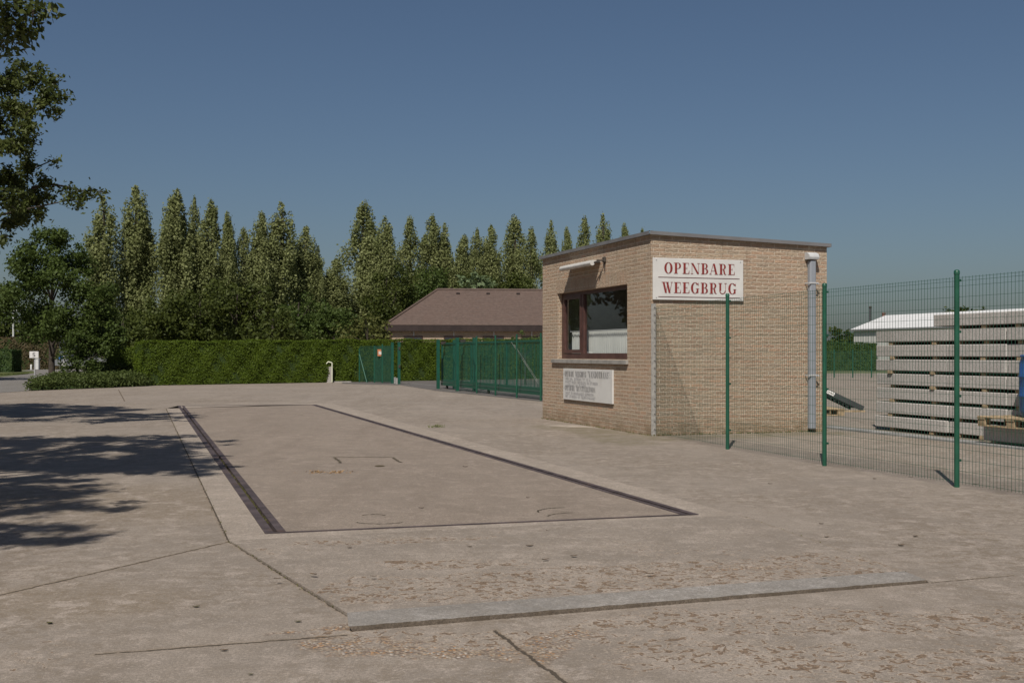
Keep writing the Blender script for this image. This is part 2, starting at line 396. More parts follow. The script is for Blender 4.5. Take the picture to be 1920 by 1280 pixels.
# ------------------------------------------------------------------ brick hut
def brick(name, tone=1.0, warm=(0,0,0), row=.0605, width=.21):
    t = NT(name); uv = t.uv(); p = t.obj()
    w = t.v_('SUBTRACT', t.noise(uv, 9, 3, .6, out=1), (.5,.5,.5)); w2 = t.v_('SUBTRACT', t.noise(uv, 45, 3, .6, out=1), (.5,.5,.5))
    u = t.v_('ADD', uv, t.v_('MULTIPLY', w, (.008, .018, 0))); u = t.v_('ADD', u, t.v_('MULTIPLY', w2, (.008, .009, 0)))
    nd = t.t.nodes.new('ShaderNodeTexBrick'); nd.offset = .5; nd.offset_frequency = 2; nd.squash = 1
    t.set(nd.inputs['Vector'], u); t.set(nd.inputs['Color1'], (0,0,0)); t.set(nd.inputs['Color2'], (1,1,1)); t.set(nd.inputs['Mortar'], (0,0,0))
    for k, v in (('Scale',1),('Mortar Size',.0072),('Mortar Smooth',.2),('Bias',0),('Brick Width',width),('Row Height',row)): nd.inputs[k].default_value = v
    r, mo = nd.outputs[0], nd.outputs[1]
    rp = t.t.nodes.new('ShaderNodeValToRGB'); e = rp.color_ramp.elements; T = lambda *c: (c[0]*tone, c[1]*tone, c[2]*tone, 1)
    e[0].position = 0; e[0].color = T(0.346,0.247,0.178); e[1].position = 1; e[1].color = T(0.407,0.325,0.248)
    for pos, cc in ((.18,(0.432,0.307,0.217)),(.36,(0.386,0.3,0.219)),(.5,(0.477,0.318,0.219)),(.62,(0.348,0.275,0.206)),(.76,(0.453,0.35,0.251)),(.9,(0.42,0.274,0.192))):
        x = e.new(pos); x.color = T(*cc)
    t.t.links.new(r, rp.inputs[0])
    c = t.mix(t.sm(t.noise(uv, 30, 5, .7), .42, .7, 0, .55), rp.outputs[0], T(.24,.165,.11)[:3])
    c = t.mix(t.sm(t.noise(uv, 18, 4, .7, .6), .60, .72, 0, .6), c, T(.52,.42,.32)[:3])
    c = t.mix(t.sm(t.noise(uv, .9, 5, .6), .42, .7, 0, .35), c, T(.34,.25,.17)[:3])
    mc = t.mix(t.noise(uv, 6, 4), T(.46,.375,.28)[:3], T(.62,.53,.42)[:3])
    c = t.mix(mo, c, mc)
    z = t.n('ShaderNodeSeparateXYZ', 2, {0: p})
    run = t.m_('MULTIPLY', t.sm(t.noise(t.map(uv, (7, .35, 1)), 1.0, 5, .65), .50, .68), t.sm(z, 2.1, 3.0, .12, .55))
    c = t.mix(run, c, T(.24,.18,.125)[:3])
    c = t.mix(t.m_('MULTIPLY', t.sm(z, .34, .02), t.sm(t.noise(uv, 4, 5, .7), .4, .6, .15, .7)), c, T(.20,.145,.085)[:3])
    h = t.m_('SUBTRACT', t.m_('MULTIPLY', t.noise(uv, 26, 5, .7), 1.5), t.m_('MULTIPLY', mo, 1.1))
    return t.fin(c, .9, t.bump(h, 1.0, .022), .15)
M_brick = brick('tan_handmade_brick'); M_sold = brick('soldier_course_brick', .97, row=.0605, width=.4)
M_zinc = plain('zinc_capping', (.19,.185,.185), .5, .12, 3, .5, .3, .1)
M_plaster = plain('plain_plaster', (.45,.42,.38), .9, .1)
C0 = G(1221, 817)
def B(s, t, z): return C0 + D1*s + D2*t + UP*z   # s along the window wall, t along the sign wall
LS, LT, ZT, DROP = 4.74, 3.097, 3.045, .095
zt = lambda t: ZT - DROP*t/LT
hut = empty('brick_hut', B(LS/2, LT/2, 0), 'small flat roofed tan brick weighbridge hut with a wide brown window', 'hut')
W0, W1, Z0, Z1 = .868, 3.95, 1.15, 2.345         # window opening along s and in height
mb = MB()
mb.quad(B(LS,0,-.1), B(0,0,-.1), B(0,0,Z0), B(LS,0,Z0)); mb.quad(B(LS,0,Z1), B(0,0,Z1), B(0,0,ZT), B(LS,0,ZT))
mb.quad(B(LS,0,Z0), B(W1,0,Z0), B(W1,0,Z1), B(LS,0,Z1)); mb.quad(B(W0,0,Z0), B(0,0,Z0), B(0,0,Z1), B(W0,0,Z1))
rv = .13
mb.quad(B(W1,0,Z0), B(W1,rv,Z0), B(W1,rv,Z1), B(W1,0,Z1)); mb.quad(B(W0,rv,Z0), B(W0,0,Z0), B(W0,0,Z1), B(W0,rv,Z1))
mb.quad(B(W0,0,Z1), B(W1,0,Z1), B(W1,rv,Z1), B(W0,rv,Z1)); mb.quad(B(W0,0,Z0), B(W0,rv,Z0), B(W1,rv,Z0), B(W1,0,Z0))
mb.build('window_wall', M_brick, hut, uvax=True)
mb = MB(); mb.quad(B(0,0,-.1), B(0,LT,-.1), B(0,LT,zt(LT)), B(0,0,ZT)); mb.build('sign_wall', M_brick, hut, uvax=True)
mb = MB(); mb.quad(B(0,LT,-.1), B(LS,LT,-.1), B(LS,LT,zt(LT)), B(0,LT,zt(LT))); mb.quad(B(LS,LT,-.1), B(LS,0,-.1), B(LS,0,ZT), B(LS,LT,zt(LT)))
mb.build('rear_wall', M_brick, hut, uvax=True)
i0 = .25; mb = MB()                              # plastered room
ip = lambda s, t, z: B(min(max(s, i0), LS-i0), min(max(t, rv+.06), LT-i0), z)
for a, b in (((0,LT),(LS,LT)),((LS,LT),(LS,0)),((0,0),(0,LT))): mb.quad(ip(*a,.05), ip(*b,.05), ip(*b,2.75), ip(*a,2.75))
mb.quad(ip(0,0,.05), ip(LS,0,.05), ip(LS,LT,.05), ip(0,LT,.05)); mb.quad(ip(0,0,2.75), ip(LS,0,2.75), ip(LS,LT,2.75), ip(0,LT,2.75))
mb.build('room', M_plaster, hut)
mb = MB(); mb.obox(B(W0,-.003,Z1+.002), D1*(W1-W0+.02), D2*.06, UP*.205); mb.build('soldier_course', M_sold, hut, uvax='turned')
ov = .045
mb = MB()
mb.add([B(-ov,-ov,ZT), B(-ov,LT+ov,zt(LT+ov)), B(LS+ov,LT+ov,zt(LT+ov)), B(LS+ov,-ov,ZT)] +
       [B(-ov,-ov,ZT+.02), B(-ov,LT+ov,zt(LT+ov)+.02), B(LS+ov,LT+ov,zt(LT+ov)+.02), B(LS+ov,-ov,ZT+.02)],
       [[3,2,1,0],[4,5,6,7],[0,1,5,4],[1,2,6,5],[2,3,7,6],[3,0,4,7]])
roof = mb.build('roof', M_zinc, hut)
mb = MB()
for a, b in (((-ov,-ov),(-ov,LT+ov)),((-ov,LT+ov),(LS+ov,LT+ov)),((LS+ov,LT+ov),(LS+ov,-ov)),((LS+ov,-ov),(-ov,-ov))):
    za, zb = zt(max(0,a[1])), zt(max(0,b[1]))
    o = (B(*b,0)-B(*a,0)); nn = Vector((o.y,-o.x,0)).normalized()
    pa, pb = B(*a,za), B(*b,zb)
    for q in (0, 1): pass
    mb.add([pa+nn*.012-UP*.004, pb+nn*.012-UP*.004, pb+nn*.012+UP*.05, pa+nn*.012+UP*.05, pa-nn*.06+UP*.054, pb-nn*.06+UP*.054, pb-nn*.0, pa-nn*.0],
           [[0,1,2,3],[3,2,5,4],[1,0,7,6]])
mb.build('capping', M_zinc, roof)
M_sill = plain('bluestone_sill', (.25,.235,.215), .85, .2, 6)
mb = MB(); s0, s1 = .828, 4.18
mb.add([B(s0,-.045,1.075), B(s1,-.045,1.075), B(s1,-.045,1.135), B(s0,-.045,1.135), B(s0,rv,1.085), B(s1,rv,1.085), B(s1,rv,1.149), B(s0,rv,1.149)],
       [[0,3,2,1],[3,7,6,2],[0,1,5,4],[0,4,7,3],[1,2,6,5]])
M_wood = plain('red_brown_window_wood', (.075,.036,.030), .45, .25, 5, .4, 0, .1)
win = MB()
t0, t1 = .085, .150
def bar(m, sa, sb, za, zb, ta=t0, tb=t1): m.obox(B(sa,ta,za), D1*(sb-sa), D2*(tb-ta), UP*(zb-za))
bar(win, W0+.002, W1-.002, Z0+.002, Z0+.10); bar(win, W0+.002, W1-.002, Z1-.06, Z1-.002)
bar(win, W0+.002, W0+.05, Z0+.10, Z1-.06); bar(win, W1-.09, W1-.002, Z0+.10, Z1-.06)
bar(win, 2.90, 3.0, Z0+.10, Z1-.06)
wf = win.build('window', M_wood, hut)
mb.build('sill', M_sill, wf)
m2 = MB(); a, b = 3.002, W1-.092
bar(m2, a, b, Z0+.102, Z0+.165, .075, .14); bar(m2, a, b, Z1-.12, Z1-.062, .075, .14); bar(m2, a, a+.055, Z0+.165, Z1-.12, .075, .14); bar(m2, b-.055, b, Z0+.165, Z1-.12, .075, .14)
m2.build('casement', M_wood, wf)
gt = NT('window_glass'); tr = gt.n('ShaderNodeBsdfTransparent', ins={0: (.95,.97,.96)}); gl = gt.n('ShaderNodeBsdfGlossy', ins={0: (.9,.92,.95), 'Roughness': .0})
gg = gt.n('ShaderNodeNewGeometry', 4); gnn = gt.n('ShaderNodeNewGeometry', 1); cs_ = gt.m_('ABSOLUTE', gt.v_('DOT_PRODUCT', gg, gnn, 1)); fr = gt.m_('MULTIPLY_ADD', gt.m_('POWER', gt.m_('SUBTRACT', 1.0, cs_, clamp=True), 5.0), .94, .06); mx = gt.n('ShaderNodeMixShader', ins={0: gt.m_('MULTIPLY', fr, 1.5, clamp=True), 1: tr, 2: gl}); gt.t.links.new(mx, gt.o.inputs[0])
M_glass = gt.m
mb = MB(); mb.quad(B(2.91,.12,Z0+.09), B(W0+.04,.12,Z0+.09), B(W0+.04,.12,Z1-.05), B(2.91,.12,Z1-.05)); mb.build('pane', M_glass, wf)
mb = MB(); mb.quad(B(b-.05,.11,Z0+.16), B(a+.05,.11,Z0+.16), B(a+.05,.11,Z1-.11), B(b-.05,.11,Z1-.11)); mb.build('pane', M_glass, wf)
# down pipe with hopper
M_pvc = plain('grey_plastic_pipe', (.235,.25,.275), .5, .06, 2, .4)
dp = MB(); tc = 2.775; zh = 2.735
dp.bbox(B(-.065,tc,(zh+.03)/2), .10, .115, zh-.06, (D1, D2, UP), .02)
dpo = dp.build('down_pipe', M_pvc, hut)
M_hop = plain('pale_hopper', (.42,.42,.42), .6, .1, 8)
mb = MB(); prof = [(0,0),(.13,0),(.14,.035),(.13,.07),(.095,.095),(.05,.112),(0,.115)]
for sgn in (-.085, .085): pass
vs = [B(-.002-x, tc-.09, zh+z) for x, z in prof] + [B(-.002-x, tc+.09, zh+z) for x, z in prof]; k = len(prof)
mb.add(vs, [list(range(k)), list(range(2*k-1, k-1, -1))]+[[i, i+k, (i+1)%k+k, (i+1)%k] for i in range(k)]); mb.build('hopper', M_hop, dpo)
for z in (1.25+(662-531)/F*17.8, 1.25-(703-662)/F*17.8):
    mb = MB(); mb.obox(B(-.125,tc-.085,z-.012), D1*.006, D2*.17, UP*.024); mb.obox(B(-.118,tc-.085,z-.012), D1*.117, D2*.006, UP*.024); mb.obox(B(-.118,tc+.079,z-.012), D1*.117, D2*.006, UP*.024)
    mb.obox(B(-.1,tc+.085,z-.02), D1*.03, D2*.03, UP*.02); mb.build('pipe_bracket', M_hop, dpo)
# curtain behind the glass
mb = MB(); NC = 460; sA, sB = .75, 3.85
rows = [1.16, 1.3, 1.45, 1.585, 1.60, 1.635]
phase = np.cumsum(rng.uniform(.2, .9, NC+1))
for zi, z in enumerate(rows):
    for i in range(NC+1):
        s = sA+(sB-sA)*i/NC; am = .019*(1.25-(z-1.16)*1.1)
        wv = math.sin(phase[i] + (1.6-z)*2.2*math.sin(s*2.1)); mb.v.append(tuple(B(s, .255+am*wv, z)))
for zi in range(len(rows)-1):
    for i in range(NC):
        a = zi*(NC+1)+i; mb.f.append([a, a+1, a+NC+2, a+NC+1]); mb.sm.append(True)
M_curt = plain('white_curtain_cloth', (.56,.555,.53), .95, .06, 3)
tb = M_curt
cu = mb.build('curtain', M_curt); tag(cu, 'white pleated half curtain on a rod behind the window of the brick hut', 'curtain')
mb = MB(); mb.tube([B(sA,.215,1.642), B(sB,.215,1.642)], .009, 8); mb.build('curtain_rod', M_hop, cu)
# tube lamp over the window
lamp = empty('wall_lamp', B(2.6,0,2.77), 'long white tube lamp on the brick wall above the wide window', 'lamp')
M_lampw = plain('old_white_plastic', (.50,.48,.45), .45, .1, 5)
mb = MB(); mb.tube([B(1.90,-.165,2.755), B(3.33,-.165,2.755)], .042, 14); mb.build('tube_cover', M_lampw, lamp)
mb = MB(); mb.obox(B(1.93,-.15,2.775), D1*1.36, D2*.148, UP*.03); mb.build('fitting', M_lampw, lamp)
mb = MB(); mb.tube([B(1.72,-.0,2.79), B(1.76,-.07,2.79), B(1.90,-.13,2.765)], .013, 6); mb.bbox(B(1.74,-.02,2.80), .09, .04, .09, (D1,D2,UP), .01); mb.bbox(B(1.80,-.10,2.775), .05, .05, .06, (D1,D2,UP), .008); mb.tube([B(1.74,-.01,2.76),B(1.74,-.01,2.6)], .008, 6)
mb.build('bracket', M_dark, lamp)

# ------------------------------------------------------------------ lettering (a high-contrast serif drawn as outlines)
def glyph(ch):
    q = []; S, Hn = .225, .055                     # thick stem, hairline
    def box(x0, y0, x1, y1): q.append([(x0,y0),(x1,y0),(x1,y1),(x0,y1)])
    def stem(x, w=S, y0=0, y1=1): box(x, y0, x+w, y1)
    def serif(x0, x1, y): box(x0, y, x1, y+Hn*.8)
    def arc(cx, cy, rx, ry, a0, a1, tx, ty, n=20): # tx thickness at the sides, ty at top and bottom
        for i in range(n):
            p = []
            for a in (a0+(a1-a0)*i/n, a0+(a1-a0)*(i+1)/n): p.append((math.cos(R(a)), math.sin(R(a))))
            (c0,s0),(c1,s1) = p
            q.append([(cx+rx*c0, cy+ry*s0),(cx+rx*c1, cy+ry*s1),(cx+(rx-tx)*c1, cy+(ry-ty)*s1),(cx+(rx-tx)*c0, cy+(ry-ty)*s0)])
    def dia(x0, x1, w, y0=0, y1=1): q.append([(x0,y0),(x0+w,y0),(x1+w,y1),(x1,y1)])
    if ch == 'O': arc(.42,.5,.42,.52,0,360,.225,.04,36); return q, .84
    if ch in 'EFL':
        stem(.1); serif(0,.4,0)
        if ch != 'L': box(.0,.96,.66,1); q.append([(.66,1),(.60,1),(.645,.70),(.66,.70)]); box(.29,.49,.48,.525); q.append([(.45,.40),(.48,.40),(.48,.62),(.45,.62)])
        else: serif(0,.4,.96)
        if ch != 'F': box(.29,0,.70,.04); q.append([(.70,0),(.70,.32),(.68,.32),(.60,0.02)])
        return q, .72
    if ch == 'I': stem(.1); serif(0,.39,0); serif(0,.39,.96); return q, .4
    if ch in 'PRB':
        stem(.1); serif(0,.39 if ch != 'B' else .34,0); box(0,.96,.42,1)
        if ch == 'P': box(.29,.44,.42,.475); arc(.41,.72,.31,.28,-90,90,.18,.036); return q, .74
        if ch == 'R': box(.29,.48,.42,.515); arc(.41,.74,.30,.26,-90,90,.18,.036); q.append([(.40,.48),(.54,.48),(.60,.36),(.44,.36)]); q.append([(.44,.36),(.60,.36),(.66,.06),(.50,.10)]); q.append([(.50,.10),(.66,.06),(.78,.02),(.72,-.01),(.60,0)]); return q, .80
        box(.29,.50,.42,.535); box(.29,0,.42,.036); arc(.41,.76,.27,.24,-90,90,.17,.036); arc(.41,.267,.33,.267,-90,90,.19,.036); return q, .76
    if ch == 'N': stem(.10,.04); serif(0,.25,0); dia(.66,.06,.19); stem(.78,.04); box(.66,.96,.92,1); box(0,.96,.2,1); return q, .92
    if ch == 'A': dia(.06,.36,.045); dia(.60,.34,.20); box(.2,.30,.66,.335); serif(-.04,.20,0); serif(.50,.88,0); return q, .84
    if ch == 'V': dia(.34,.06,.20); dia(.42,.72,.045); box(-.03,.96,.35,1); box(.62,.96,.86,1); return q, .82
    if ch == 'W': dia(.30,.06,.19); dia(.38,.56,.04); dia(.66,.42,.19); dia(.74,.96,.04); box(-.03,.96,.34,1); box(.36,.96,.68,1); box(.86,.96,1.08,1); return q, 1.06
    if ch == 'G': arc(.42,.5,.42,.52,38,322,.225,.04,30); stem(.58,.18,.05,.42); box(.50,.42,.84,.455); q.append([(.755,.70),(.78,.70),(.78,1),(.76,1),(.70,.84)]); return q, .86
    if ch == 'C': arc(.42,.5,.42,.52,38,322,.225,.04,30); q.append([(.755,.70),(.78,.70),(.78,1),(.76,1),(.70,.84)]); return q, .82
    if ch == 'U': stem(.09,.19,.3,1); arc(.42,.3,.33,.32,180,360,.1,.07); stem(.71,.04,.3,1); serif(0,.38,.96); box(.6,.96,.86,1); return q, .88
    if ch == 'D': stem(.1); box(0,0,.4,.036); box(0,.964,.4,1); arc(.36,.5,.44,.5,-90,90,.19,.036); return q, .84
    if ch == 'T': stem(.28); serif(.18,.57,0); box(0,.96,.74,1); q.append([(0,1),(0,.7),(.02,.7),(.08,1)]); q.append([(.74,1),(.66,1),(.72,.7),(.74,.7)]); return q, .78
    if ch == 'M': stem(.08,.04); serif(0,.22,0); dia(.40,.10,.18); dia(.46,.76,.04); stem(.78,.19); serif(.68,1.06,0); box(0,.96,.26,1); box(.76,.96,1.06,1); return q, 1.06
    if ch == 'S': arc(.33,.74,.27,.27,20,250,.13,.045); arc(.33,.27,.30,.28,-160,80,.15,.045); q.append([(.12,.68),(.26,.50),(.48,.46),(.34,.64)]); return q, .66
    if ch == '"': q.append([(0,1.05),(.1,1.05),(.07,.75),(.03,.75)]); q.append([(.18,1.05),(.28,1.05),(.25,.75),(.21,.75)]); return q, .3
    if ch == ':': box(.05,.05,.18,.18); box(.05,.5,.18,.63); return q, .25
    if ch == '*': q.append([(.15+.15*math.cos(a),.5+.1*math.sin(a)) for a in np.linspace(0,6.28,9)[:-1]]); return q, .4
    return q, .45
def write(mb, text, x0, x1, y0, h, face):        # fit text between x0 and x1; face(x, y, lift) -> point
    gs = [glyph(c) for c in text]; tot = sum(w for _, w in gs)+.13*(len(gs)-1); k = (x1-x0)/tot; x = x0; e = 0
    for g, w in gs:
        for poly in g:
            e += 1; lift = .0035+(e % 7)*.00025
            area = sum(a[0]*b[1]-b[0]*a[1] for a, b in zip(poly, poly[1:]+poly[:1]))
            pl = poly if area > 0 else poly[::-1]
            mb.quad(*[face(x+px*k, y0+py*h, lift) for px, py in pl])
        x += (w+.13)*k
M_sign = plain('white_sign_panel', (.56,.545,.52), .45, .05, 3, .4, 0, .03, (.50,.475,.43))
M_red = plain('dark_red_lettering', (.21,.032,.028), .5, .15, 20)
M_maroon = plain('maroon_rule', (.10,.03,.03), .5, .1)
sg = empty('large_sign', B(0,.79,2.06), 'white sign reading OPENBARE WEEGBRUG in dark red letters, high on the brick wall', 'sign')
za, zb = 2.058, 2.693
mb = MB(); mb.bbox(B(-.024,.787,(za+zb)/2), .025, 1.545, zb-za, (D1,D2,UP), .003); mb.build('panel', M_sign, sg)
f1 = lambda x, y, l: B(-.0368-l, .018+x, za+y)
W_, H_ = 1.54, .635
sx = lambda px: (px-143)/(1224-143)*W_           # from the enlarged photograph
mb = MB(); write(mb, 'OPENBARE', sx(270), sx(1118), .402, .165, f1); mb.build('lettering', M_red, sg)
mb = MB(); write(mb, 'WEEGBRUG', sx(243), sx(1140), .106, .165, f1); mb.build('lettering', M_red, sg)
for y in (.338, .042): mb = MB(); mb.quad(f1(sx(200),y,.003), f1(sx(1178),y,.003), f1(sx(1178),y+.009,.003), f1(sx(200),y+.009,.003)); mb.build('rule', M_maroon, sg)
M_screw = plain('screw_head', (.25,.25,.25), .4, .1)
for x in (.05, 1.49):
    for y in (.03, .60): mb = MB(); c = f1(x, y, .001); mb.tube([c+D1*.002, c-D1*.003], .008, 8); mb.build('screw', M_screw, sg)
ss = empty('small_sign', B(2.48,0,.42), 'white notice board with lines of grey lettering, on the brick wall under the window', 'sign')
mb = MB(); za2, zb2 = .421, .975; mb.bbox(B(2.478,-.018,(za2+zb2)/2), 2.2, .03, zb2-za2, (D1,D2,UP), .003); mb.build('panel', M_sign, ss)
f2 = lambda x, y, l: B(3.578-x, -.033-l, za2+y)
M_gry = plain('grey_lettering', (.13,.125,.135), .5, .1); M_lgry = plain('faded_grey_lettering', (.30,.29,.30), .5, .1)
for args in (('*',.03,.06,.43,.05),('OPENBARE',.09,.52,.415,.095),('WEEGBRUG',.60,1.10,.415,.095),('"VANDOTRANS":',1.17,2.12,.412,.105),('*',.03,.06,.185,.04),('OPENBARE',.09,.57,.165,.085),('MUNTTELEFOON',.65,1.50,.165,.085)):
    mb = MB(); write(mb, *args, f2); mb.build('lettering', M_gry, ss)
def smalltext(txt, x0, x1, y, h):
    cu_ = bpy.data.curves.new('small_lettering', 'FONT'); cu_.body = txt; cu_.size = 1; cu_.resolution_u = 1
    ob = bpy.data.objects.new('tmp', cu_); COL.objects.link(ob); bpy.context.view_layer.update()
    me = bpy.data.meshes.new_from_object(ob.evaluated_get(bpy.context.evaluated_depsgraph_get()))
    bpy.data.objects.remove(ob)
    vs = [v.co.copy() for v in me.vertices]; mx_ = max(v.x for v in vs)
    m = MB(); m.add([f2(x0+v.x/mx_*(x1-x0), y+v.y*h/.7, .0036) for v in vs], [list(p.vertices) for p in me.polygons]); m.build('small_lettering', M_lgry, ss)
def lines(txt, x0, x1, y, h):
    k = (x1-x0)/len(txt); x = x0
    for w in txt.split(' '): smalltext(w, x, x+len(w)*k, y, h); x += (len(w)+1)*k
lines('OPEN 24u. ZATERDAG TOT 12 u.', .11, 1.30, .350, .05)
lines('MUNTSTUKKEN WISSELEN IN STUKKEN', .11, 1.60, .290, .05)
lines('ONDERAAN OP TICKET', .11, 1.08, .235, .045)
lines('DIENST EN BINNENLANDSE GESPREKKEN', .11, 1.42, .095, .05)
lines('MET STUKKEN OF TELEFOONKAART', .11, 1.50, .035, .05)

# ------------------------------------------------------------------ green mesh fence on the right
M_green = plain('green_coated_steel', (.012,.072,.042), .4, .15, 8, .45, 0, .05)
M_wire = plain('green_fence_wire', (.022,.075,.048), .45, .2, 9, .4, 0, .05)
M_galv = plain('galvanised_steel', (.36,.345,.32), .5, .2, 20, .4, .3, .1)
def mesh_panel(name, a, b, z0, z1, nv, hz, parent, w=.0027, mat=None):
    mb = MB(); a = Vector((a.x,a.y,0)); b = Vector((b.x,b.y,0)); d = b-a; u = d.normalized(); n = Vector((-u.y,u.x,0))
    for i in range(nv+1):
        p = a+d*(i/nv)
        mb.obox(p-u*w/2-n*w/2+UP*z0, u*w, n*w, UP*(z1-z0))
    for z in hz: mb.obox(a+n*w/2+UP*(z-w/2), d, n*w, UP*w)
    return mb.build(name, mat or M_wire, parent)
F0 = B(-.06,.03,0); FP = [G(1364,842), G(1546,873), G(1794,913)]; FP.append(FP[2]+(FP[2]-FP[1])); 
fence = empty('mesh_fence', FP[0], 'tall green welded mesh fence on round posts, running forward from the brick hut corner', 'fence')
for p in FP:
    mb = MB(); mb.tube([p+UP*-.1, p+UP*2.0], .0245, 16); post = mb.build('post', M_green, fence)
    mb = MB(); mb.lathe(p+UP*1.985, [(.027,0),(.027,.03),(.018,.042),(.002,.046)], 16); mb.build('post_cap', M_green, post)
    for z in (.25, .85, 1.45, 1.93): mb = MB(); mb.cbox(p+UP*z-D1*.0+D2*.03, .02, .03, .022, (D1,D2,UP)); mb.build('clip', M_green, post)
hz = [.05+.1015*i for i in range(19)] + [1.925, 1.955]
pts = [F0]+FP; off = D2*.027
for i in range(4):
    mesh_panel('mesh_panel', pts[i]+off, pts[i+1]+off, .03, 1.965, 48, sorted(set(hz)), fence)
mb = MB(); mb.obox(B(-.006,-.0035,.0), D2*.062, D1*-.006, UP*2.0); mb.obox(B(-.012,.052,.0), D1*-.03, D2*.005, UP*2.0)
strip = mb.build('wall_strip', M_galv, fence)
for i in range(17):
    mb = MB(); z = .1+i*.115; mb.tube([B(-.012,.045,z), B(-.030,.046,z+.006), B(-.040,.052,z-.015), B(-.030,.06,z-.03)], .0035, 5); mb.build('hook', M_dark, strip)

# ------------------------------------------------------------------ sliding gate and the fence line behind the yard
E0 = G(823,729); ED = -D1
def E(px): return E0+ED*along(E0, ED, px)
M_gate = plain('green_gate_paint', (.010,.072,.046), .4, .15, 8, .5, 0, .03)
gate = empty('sliding_gate', E(930)+D2*.25, 'green sliding gate of upright bars on a deep bottom beam, behind thin posts', 'gate')
gq = E0+D2*.25; ga, gb = gq+ED*along(gq, ED, 829), gq+ED*along(gq, ED, 1034); gu = (gb-ga).normalized(); GL = (gb-ga).length
mb = MB(); mb.obox(ga+UP*.12-D2*.05, gb-ga, D2*.10, UP*.10); mb.obox(ga+UP*.235-D2*.04, gb-ga, D2*.08, UP*.09); mb.build('bottom_beam', M_gate, gate)
mb = MB(); mb.obox(ga+UP*1.56-D2*.025, gb-ga, D2*.05, UP*.05); mb.build('top_rail', M_gate, gate)
M_bars = M_gate
nb = int(GL/.118)
for i in range(nb+1):
    p = ga+gu*(i*GL/nb); mb = MB(); mb.cbox(p+UP*(.97), .024, .014, 1.3, (D1,D2,UP)); mb.build('bar', M_gate, gate) if i < 98 else None
for k in (0, .33, .66, 1): mb = MB(); mb.cbox(ga+gu*(GL*k)+UP*.96, .05, .05, 1.28, (D1,D2,UP)); mb.build('upright', M_gate, gate)
for k in (.06, .5): mb = MB(); mb.tube([ga+gu*(GL*k)+UP*.07-D2*.03, ga+gu*(GL*k)+UP*.07+D2*.03], .06, 14); mb.build('wheel', M_dark, gate)
gh = (1.72,1.76,1.76,1.76,1.76,1.74)
for k, (px, h, nm) in enumerate(((823,1.72,'leftmost'),(859,1.76,'second'))):
    p = E(px); pr = empty('gate_post', p, None, 'gate post', 'twin guide posts of the sliding gate')
    pr['label'] = ('thick green guide post at the free end of the sliding gate, nearest the driveway gap','thick green guide post of the sliding gate, one step right of the free end')[k]
    for j, q in enumerate((p-D2*.03, p+D2*.56)):
        mb = MB(); mb.cbox(q+UP*h/2, .10, .10, h, (D1,D2,UP)); mb.build('upright', M_gate, pr)
    mb = MB(); mb.cbox(p+D2*.16+UP*(h-.10), .09, .16, .09, (D1,D2,UP)); mb.tube([p+D2*.10+UP*(h-.14)-D1*.12, p+D2*.10+UP*(h-.14)+D1*.02], .03, 8); mb.tube([p+D2*.4+UP*(h-.14)-D1*.12, p+D2*.4+UP*(h-.14)+D1*.02], .03, 8); mb.build('roller', M_dark, pr)
gf = empty('guard_fence', E(930), 'low run of green mesh fence on thin posts in front of the open sliding gate', 'fence')
gp = [E(px) for px in (894,929,969,1014)]
for p in gp: mb = MB(); mb.tube([p, p+UP*1.78], .027, 10); mb.build('post', M_green, gf)
gx = gp+[gp[3]+(gp[3]-gp[2])]
for a, b in zip([E(859)]+gx[:-1], gx): mesh_panel('mesh_panel', a, b, .06, 1.66, 22, [.06+.2*i for i in range(9)], gf, .0032)
mb = MB(); mb.tube([P(960,641,E(960).y)-D2*.02, G(1013,749)+UP*.42-D2*.05], .0035, 6); mb.tube([P(966,646,E(966).y)-D2*.03, G(1013,749)+UP*.48-D2*.05], .003, 6); mb.build('brace_wire', M_galv, gf)
# fence left of the driveway gap
lf = empty('short_mesh_fence', E(702), 'short dark green mesh fence before the long hedge, left of the driveway gap', 'fence')
la = E(735); lb = G(674,716.5); ld = (lb-la).normalized()
lp = [la+ld*along(la, ld, px) for px in (674,688,702,717,735)]
for i in (0, 2, 3): mb = MB(); mb.tube([lp[i], lp[i]+UP*(1.45+.06*i)], .032, 10); mb.build('post', M_green, lf)
mb = MB(); mb.tube([lp[0]+UP*1.2, lp[1]], .03, 8); mb.build('brace', M_green, lf)
for a, b in ((lp[0],lp[2]),(lp[2],lp[3]),(lp[3],lp[4])): mesh_panel('mesh_panel', a, b, .05, 1.55, 34, [.05+.15*i for i in range(11)], lf, .006)
for k, px in enumerate((735.5, 748)):
    p = E(px); pr = empty('catch_post', p, ('thick green catch post of the gate, joined to the short mesh fence','thick green catch post with dark locks, standing alone beside the driveway gap')[k], 'gate post', 'catch posts of the sliding gate')
    mb = MB(); mb.cbox(p+UP*.85, .10, .10, 1.7, (D1,D2,UP)); mb.build('upright', M_gate, pr)
    mb = MB(); mb.cbox(p+UP*.13+D2*(.1 if k == 0 else -.1), .06, .08, .26, (D1,D2,UP)); mb.build('foot_bracket', M_galv, pr)
    if k:
        mb = MB(); mb.cbox(p+UP*1.45-D1*.06, .03, .06, .12, (D1,D2,UP)); mb.cbox(p+UP*.72-D1*.06, .03, .06, .12, (D1,D2,UP)); mb.build('lock', M_dark, pr)
ws = empty('warning_sign', la+ld*along(la, ld, 714)+UP*1.2, 'tiny orange and white warning plate on the short green mesh fence', 'sign')
p = la+ld*along(la, ld, 714); wz = HC+(HY-661)/F*p.y
mb = MB(); mb.cbox(p+UP*wz-D2*.03, .02, .22, .28, (D1,(D2*.9-D1*.4).normalized(),UP)); mb.cbox(p+UP*wz-D2*.03, .01, .01, .01); mb.build('plate', plain('orange_plate', (.42,.16,.07), .5, .2), ws)
